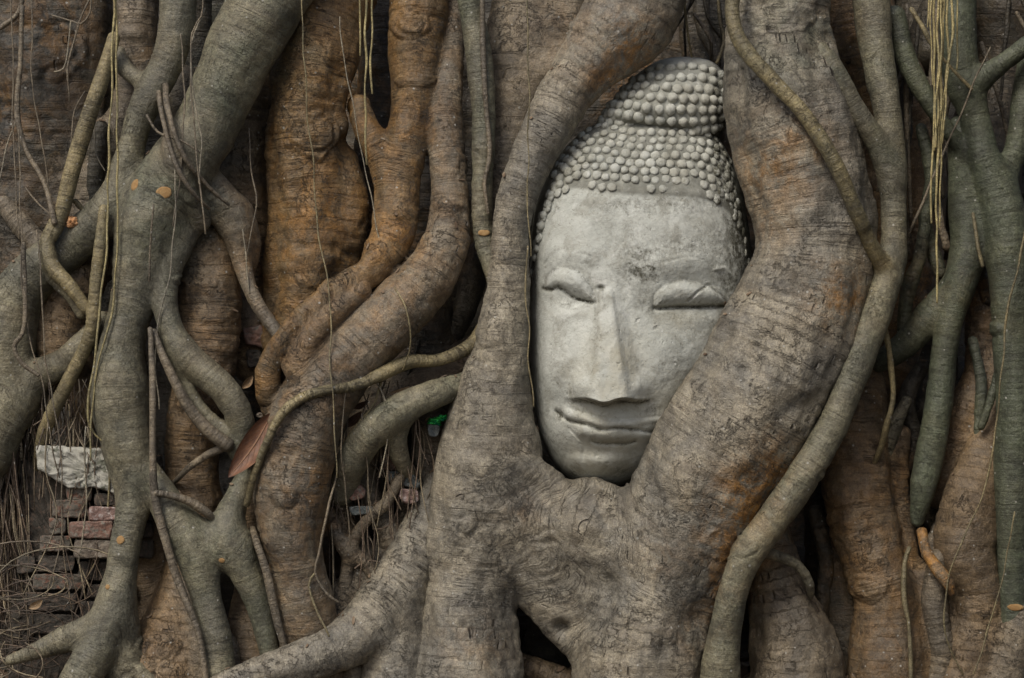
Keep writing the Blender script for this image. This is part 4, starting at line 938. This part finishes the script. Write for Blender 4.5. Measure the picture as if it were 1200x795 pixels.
def rough_block(name, poly, d0, thick, mat, parent=None, amp=1.5, seed=0):
    """block with a rounded irregular outline: poly in pixels, front at depth d0"""
    poly = np.array(poly, float); c = poly.mean(0)
    pts = []
    n = len(poly)
    for i in range(n):
        a, b = poly[i], poly[(i + 1) % n]; m = max(2, int(np.hypot(*(b - a)) / 2.5))
        for t in range(m): pts.append(a + (b - a) * t / m)
    pts = np.array(pts); m = len(pts)
    for _ in range(2): pts = (np.roll(pts, 1, 0) + 2 * pts + np.roll(pts, -1, 0)) / 4
    rings = []
    e = pts - c; mx = np.abs(e).max()
    prof = [(0.0, 0.0)] + [(q_ / 14, 0) for q_ in range(1, 13)] + [(.90, .3), (.95, 1.0), (.985, 2.2), (1.0, 4.0), (1.0, thick * .25), (1.0, thick * .5), (1.0, thick), (.5, thick), (.0, thick)]
    for s, dd in prof: rings.append(np.column_stack([c + e * s, np.full(m, d0 + dd)]))
    A = np.vstack(rings); nz = np.column_stack([fbm(A / 7 + seed * 5.1, 3), fbm(A / 7 + 40 + seed, 3), fbm(A / 8 + 80 + seed, 3)])
    A = A + nz * np.array([amp, amp, amp * 2.2]); A[:, 2] += amp * .5 * fbm(A / 3.2 + seed, 2)
    V = P(A[:, 0], A[:, 1], A[:, 2]); k = len(prof); i = np.arange(k - 1)[:, None] * m; j = np.arange(m)[None, :]; j1 = (j + 1) % m
    F = np.stack([i + j, i + j1, i + m + j1, i + m + j], -1).reshape(-1, 4)
    N = vnormals(V, F)
    if N[m * 4:m * 8, 1].mean() > 0: F = F[:, ::-1]
    return new_mesh(name, V, F, BR[mat], parent)
def rect(x0, y0, x1, y1, j=1.5):
    return [(x0 + rg.uniform(-j, j), y0 + rg.uniform(-j, j)), (x1 + rg.uniform(-j, j), y0 + rg.uniform(-j, j)), (x1 + rg.uniform(-j, j), y1 + rg.uniform(-j, j)), (x0 + rg.uniform(-j, j), y1 + rg.uniform(-j, j))]
WALL = empty('brick_wall', (0, 0, 0), 'crumbling old brick wall with a plaster cap behind the left roots', 'wall')
rough_block('plaster_slab', [(42, 522), (70, 523), (105, 525), (140, 528), (168, 535), (170, 585), (148, 586), (128, 577), (108, 571), (82, 573), (64, 562), (44, 550)], -22, 90, 'plaster', WALL, 2.5, 1)
k = 2
for (b, mt, d) in (((78, 572, 108, 588), 'grey', 6), ((110, 578, 150, 592), 'dark', 4), ((104, 594, 146, 612), 'pink', -6), ((62, 586, 100, 607), 'grey', 4), ((80, 610, 132, 631), 'red', -8), ((57, 607, 78, 626), 'grey', 6),
                   ((86, 633, 134, 655), 'tan', -4), ((46, 628, 84, 646), 'grey', 8), ((44, 650, 88, 670), 'dark', 14), ((92, 658, 150, 680), 'dark', 14), ((40, 674, 100, 692), 'grey', 14), ((104, 684, 160, 702), 'dark', 18),
                   ((30, 696, 90, 716), 'dark', 18), ((94, 704, 150, 726), 'dark', 16), ((136, 634, 180, 655), 'dark', 6), ((134, 612, 180, 630), 'dark', 4), ((150, 592, 190, 610), 'dark', 10), ((20, 652, 42, 672), 'dark', 18), ((34, 720, 96, 742), 'dark', 20), ((100, 730, 160, 750), 'dark', 20)):
    rough_block('brick', rect(*b), d - 20, 90, mt, WALL, 1.3, k); k += 1
o = rough_block('mortar_core', [(25, 540), (190, 535), (195, 800), (10, 800), (15, 660)], 26, 90, 'dark', WALL, 3, 60)
RUB = [([(444, 538), (458, 532), (472, 540), (474, 551), (448, 551)], 'red', 30, 'small red brick corner under the arching root'),
       ([(452, 553), (480, 551), (494, 566), (490, 574), (456, 566)], 'blue', 24, 'dark blue grey stone wedge below the red brick corner'),
       ([(469, 573), (490, 574), (492, 588), (478, 592), (468, 585)], 'pink', 14, 'pale pink broken brick against the grey slanting root'),
       ([(404, 570), (418, 566), (429, 573), (428, 584), (412, 588), (405, 582)], 'red', 12, 'rounded orange brick end among the thin rootlets'),
       ([(408, 594), (438, 593), (442, 602), (412, 605)], 'blue', 10, 'flat blue grey stone chip under the rounded brick end'),
       ([(284, 386), (308, 380), (318, 394), (312, 408), (288, 404)], 'red', 45, 'dull red brick lodged left of the slanting brown branch'),
       ([(288, 410), (306, 410), (308, 428), (290, 432)], 'dark', 50, 'dark lump of brick beneath the dull red brick'),
       ([(500, 497), (516, 498), (514, 512), (502, 512)], 'blue', 8, 'small chip of bluish stone below the green foil')]
for poly, mt, d, lab in RUB:
    tag(rough_block('brick_fragment' if mt != 'blue' else 'stone_chip', poly, d - (22 if poly[0][0] > 400 else 0), 40, mt, None, 1.4, k), lab, 'brick' if mt != 'blue' else 'stone', 'broken bricks in the rubble gaps' if mt != 'blue' else 'stone chips in the rubble gap'); k += 1
for (cx, cy, r_, d, lab) in ((310, 775, 9, -60, 'small tan stone on the soil between the green leg and the grey root'), (280, 785, 6, -70, 'tiny pale stone at the foot of the green leg'), (305, 487, 5, -10, 'small round yellowish nut beside the dry red leaf')):
    pl = [(cx + r_ * math.cos(a) * rg.uniform(.8, 1.15), cy + r_ * .75 * math.sin(a) * rg.uniform(.8, 1.15)) for a in np.linspace(0, 6.28, 8, endpoint=False)]
    tag(rough_block('pebble', pl, d, r_ * 1.6, 'tan', None, 1.0, k), lab, 'pebble', 'small stones on the soil'); k += 1

# ------------------------------------------------------------------ fungus, leaves, foil
FUN = simple_mat('orange_fungus', (.42, .20, .08), (.55, .32, .17), 90, .9, .003)
def blob(name, cx, cy, d, r, mat, sy=.85, amp=.25, parent=None, seed=0, flat=1.0):
    n = 40; m = 24; th = np.linspace(0, 2 * math.pi, n, endpoint=False); ph = np.linspace(0.02, math.pi - .02, m)
    Pm, Tm = np.meshgrid(ph, th, indexing='ij'); w = np.stack([np.sin(Pm) * np.cos(Tm), np.cos(Pm) * flat, np.sin(Pm) * np.sin(Tm)], -1).reshape(-1, 3)
    w = w * (1 + amp * fbm(w * 2.2 + seed, 3))[:, None]; w[:, 2] *= sy
    c = P(cx, cy, d); V = c + w * r * S
    i = np.arange(m - 1)[:, None] * n; j = np.arange(n)[None, :]; j1 = (j + 1) % n
    F = np.stack([i + j, i + j1, i + n + j1, i + n + j], -1).reshape(-1, 4)
    N = vnormals(V, F)
    if (N * w).sum() < 0: F = F[:, ::-1]
    return new_mesh(name, V, F, mat, parent)
tag(blob('bracket_fungus', 84, 261, -14, 9, FUN, .8, .5, None, 3), 'crumbly orange fungus lump in the fork below the stick like root', 'fungus')
def on_root(x, y, cl):          # find the skin of the fig at a pixel (real position, used to seat small things on it)
    dg = bpy.context.evaluated_depsgraph_get(); o = cam.location; v = Vector(P(x, y, 0)) - o; v.normalize()
    hit, loc, nor, idx, ob, _ = sc.ray_cast(dg, o, v)
    return loc, nor
def disc(name, x, y, rx, ry, mat, seed, rot=0):
    loc, nor = on_root(x, y, 0)
    t1 = Vector((1, 0, 0)) - nor * nor.x; t1.normalize(); t2 = nor.cross(t1); n = 28; V = []; rings = [0, .35, .7, .92, 1.0]; hts = [1.2, 1.3, 1.0, .7, -.5]
    for s, hgt in zip(rings, hts):
        for i in range(n):
            a = 2 * math.pi * i / n; wv = 1 + .18 * float(pnoise(np.array([[math.cos(a) * 1.5 + seed, math.sin(a) * 1.5, seed * 2.]]))[0])
            p = loc + t1 * rx * S * s * wv * math.cos(a) + t2 * ry * S * s * wv * math.sin(a) + nor * hgt * S * .8; V.append(tuple(p))
    F = [(i * n + j, i * n + (j + 1) % n, (i + 1) * n + (j + 1) % n, (i + 1) * n + j) for i in range(4) for j in range(n)]
    o = new_mesh(name, V, np.array(F), mat, TREE)
    return o
bpy.context.view_layer.update()
SC = simple_mat('cut_scar', (.26, .15, .06), (.34, .22, .10), 120, .85, .001)
for (x, y, rx, ry) in ((192, 226, 9, 7), (158, 216, 6, 9), (567, 273, 7, 4), (141, 633, 5, 5), (1190, 712, 9, 4), (126, 688, 3, 3), (260, 657, 4, 3)):
    disc('bark_scar', x, y, rx, ry, SC, x * .1)

def leaf_mat(name, c1, c2, vein):
    m, nt, b = mat_new(name); tc = nt.nodes.new('ShaderNodeTexCoord').outputs['Object']
    at = nd(nt, 'ShaderNodeAttribute', attribute_name='lf').outputs['Vector']
    sep = nt.nodes.new('ShaderNodeSeparateXYZ'); nt.links.new(at, sep.inputs[0])
    col = mix(nt, mrange(nt, noise(nt, tc, 70, 5, .65), .35, .65), c1, c2)
    wv = nt.nodes.new('ShaderNodeMath'); wv.operation = 'ABSOLUTE'; nt.links.new(sep.outputs[0], wv.inputs[0])
    v1 = mrange(nt, wv.outputs[0], .03, .08, 1, 0)
    si = math_(nt, 'SINE', math_(nt, 'MULTIPLY', math_(nt, 'SUBTRACT', sep.outputs[1], math_(nt, 'MULTIPLY', wv.outputs[0], .35)), 48))
    v2 = mrange(nt, si, .9, 1.0, 0, .5)
    v = math_(nt, 'MAXIMUM', v1, v2)
    edge = mrange(nt, wv.outputs[0], .93, .97, 0, 1); v = math_(nt, 'MAXIMUM', v, edge)
    col = mix(nt, v, col, vein); nt.links.new(col, b.inputs['Base Color']); b.inputs['Roughness'].default_value = .6
    bp = nt.nodes.new('ShaderNodeBump'); bp.inputs['Distance'].default_value = .0015; nt.links.new(math_(nt, 'MULTIPLY_ADD', noise(nt, tc, 200), .5, v), bp.inputs['Height']); nt.links.new(bp.outputs[0], b.inputs['Normal'])
    return m
LM = leaf_mat('dry_red_leaf', (.085, .038, .022), (.19, .085, .04), (.24, .13, .07))
LM2 = leaf_mat('dry_tan_leaf', (.30, .19, .10), (.42, .30, .18), (.45, .35, .24))
LM3 = leaf_mat('dry_dark_leaf', (.08, .045, .025), (.15, .08, .045), (.18, .11, .07))
def leaf(name, base, tip, width, d0, d1, mat, curl_=.5, twist=.3, bend=.15):
    base = np.array(base, float); tip = np.array(tip, float); ax = tip - base; L = np.hypot(*ax); ax /= L; nx = np.array([-ax[1], ax[0]])
    nu, nv = 30, 17; V = []; lf = []
    for side in (0, 1):
        for i in range(nu):
            u = i / (nu - 1); w = width * (math.sin(math.pi * min(u * .97 + .03, 1)) ** .75) * (1 - .25 * u)
            for j in range(nv):
                v = j / (nv - 1) * 2 - 1
                wig = .04 * math.sin(u * 23 + v * 2)
                p = base + ax * L * u + nx * (w * v * (1 - .15 * abs(v)) + bend * L * math.sin(math.pi * u) * .5)
                d = d0 + (d1 - d0) * u - curl_ * w * (v * v) + twist * w * v * (u - .3) + wig * w + side * .9
                V.append(P(p[0], p[1], d)); lf.append((v, u, 0))
    F = []; n = nu * nv
    for i in range(nu - 1):
        for j in range(nv - 1):
            a = i * nv + j; F.append((a, a + 1, a + nv + 1, a + nv)); F.append((n + a, n + a + nv, n + a + nv + 1, n + a + 1))
    for i in range(nu - 1):
        for a in (i * nv, i * nv + nv - 1): F.append((a, a + nv, n + a + nv, n + a))
    return new_mesh(name, np.array(V), np.array(F), mat, None, True, None, dict(lf=lf))
tag(leaf('dry_leaf', (318, 486), (267, 560), 20, -58, -80, LM, .5, .2, -.08), 'large curled reddish brown dry leaf leaning between two roots', 'leaf', 'dry leaves caught among the roots')
tag(leaf('dry_leaf', (456, 462), (480, 453), 4.5, -12, -20, LM2, .4, .3), 'small pale tan dry leaf above the arching grey green root', 'leaf', 'dry leaves caught among the roots')
lt = [(402, 500, 424, 482, 7, 'LM3', 'dark crumpled leaf in the gap left of the arching root'), (412, 478, 432, 470, 5, 'LM3', 'narrow dark leaf above the crumpled one in the gap'),
      (34, 713, 50, 703, 6, 'LM2', 'yellowish leaf caught in the rootlets at lower left'), (390, 512, 404, 522, 5, 'LM2', 'little tan leaf scrap beside the thick bent root'),
      (284, 455, 296, 440, 6, 'LM2', 'tan leaf bit wedged right of the curving grey root')]
for x0, y0, x1, y1, w, mm, lab in lt:
    tag(leaf('dry_leaf', (x0, y0), (x1, y1), w, 5 if x0 > 100 else -30, -5 if x0 > 100 else -40, dict(LM2=LM2, LM3=LM3)[mm], .5, .4), lab, 'leaf', 'dry leaves caught among the roots')
fm, nt, b = mat_new('green_foil'); b.inputs['Base Color'].default_value = (.01, .32, .09, 1); b.inputs['Metallic'].default_value = .6; b.inputs['Roughness'].default_value = .32
tcx = nt.nodes.new('ShaderNodeTexCoord').outputs['Object']; nt.links.new(mix(nt, mrange(nt, noise(nt, tcx, 110, 3), .4, .6), (.0, .16, .07), (.05, .5, .08)), b.inputs['Base Color'])
FO = blob('foil_wrapper', 509, 495, -8, 7.5, fm, .6, .9, None, 8); FO2 = blob('foil_flap', 518, 490, -10, 6.5, fm, .5, 1.0, FO, 4)
tag(FO, 'crumpled shiny green foil scrap lodged under the arching root', 'litter')

# leaf litter and crumbs on the soil
def litter():
    Vs = []; Fs = []; off = 0; r = random.Random(9)
    for i in range(1500):
        x = r.uniform(-.95, .95); y = r.uniform(-.25, .30); s = r.uniform(.002, .009); a = r.uniform(0, 6.28); t = r.uniform(-.6, .6); t2 = r.uniform(-.6, .6)
        el_ = r.uniform(1, 3); z = r.uniform(.0, .012)
        ring = [(math.cos(q) * el_, math.sin(q)) for q in np.linspace(0, 6.28, 6, endpoint=False)]
        for sgn in (0, 1):
            for (u, v) in ring:
                X = (u * math.cos(a) - v * math.sin(a)) * s; Y_ = (u * math.sin(a) + v * math.cos(a)) * s
                Vs.append((x + X, y + Y_, z + .004 + t * X + t2 * Y_ + sgn * .0015 + .3 * v * v * s))
        Fs += [[off + 6 + q for q in range(6)], [off + 5 - q for q in range(6)]] + [[off + q, off + (q + 1) % 6, off + 6 + (q + 1) % 6, off + 6 + q] for q in range(6)]
        off += 12
    dg = bpy.context.evaluated_depsgraph_get()
    for i in range(2600):
        o_ = Vector((r.uniform(-.84, .84), r.uniform(-.12, .16), r.uniform(.06, 1.1)))
        hit, loc, nor, idx, ob, _ = sc.ray_cast(dg, o_, Vector((0, 0, -1)), distance=.2)
        if not hit or nor.z < .5 or ob.name.startswith(('face', 'curled', 'topknot')): continue
        s = r.uniform(.0012, .0034); a = r.uniform(0, 6.28); el_ = r.uniform(1, 3.2); t1 = Vector((math.cos(a), math.sin(a), 0)); t1 = (t1 - nor * t1.dot(nor)).normalized(); t2 = nor.cross(t1)
        for sgn in (0, 1):
            for q_ in range(6):
                p_ = loc + t1 * (math.cos(q_ * 1.047) * s * el_) + t2 * (math.sin(q_ * 1.047) * s) + nor * (.0012 + sgn * .001)
                Vs.append(tuple(p_))
        Fs += [[off + 6 + q for q in range(6)], [off + 5 - q for q in range(6)]] + [[off + q, off + (q + 1) % 6, off + 6 + (q + 1) % 6, off + 6 + q] for q in range(6)]
        off += 12
    m = simple_mat('leaf_crumbs', (.09, .06, .04), (.20, .145, .095), 9, .9, 0, 3, (.26, .21, .15))
    tag(new_mesh('leaf_litter', Vs, Fs, m, None, False), 'brown crumbs of dry leaves strewn on the soil and caught on the root ledges', 'leaf litter', None, 'stuff')
bpy.context.view_layer.update(); litter()
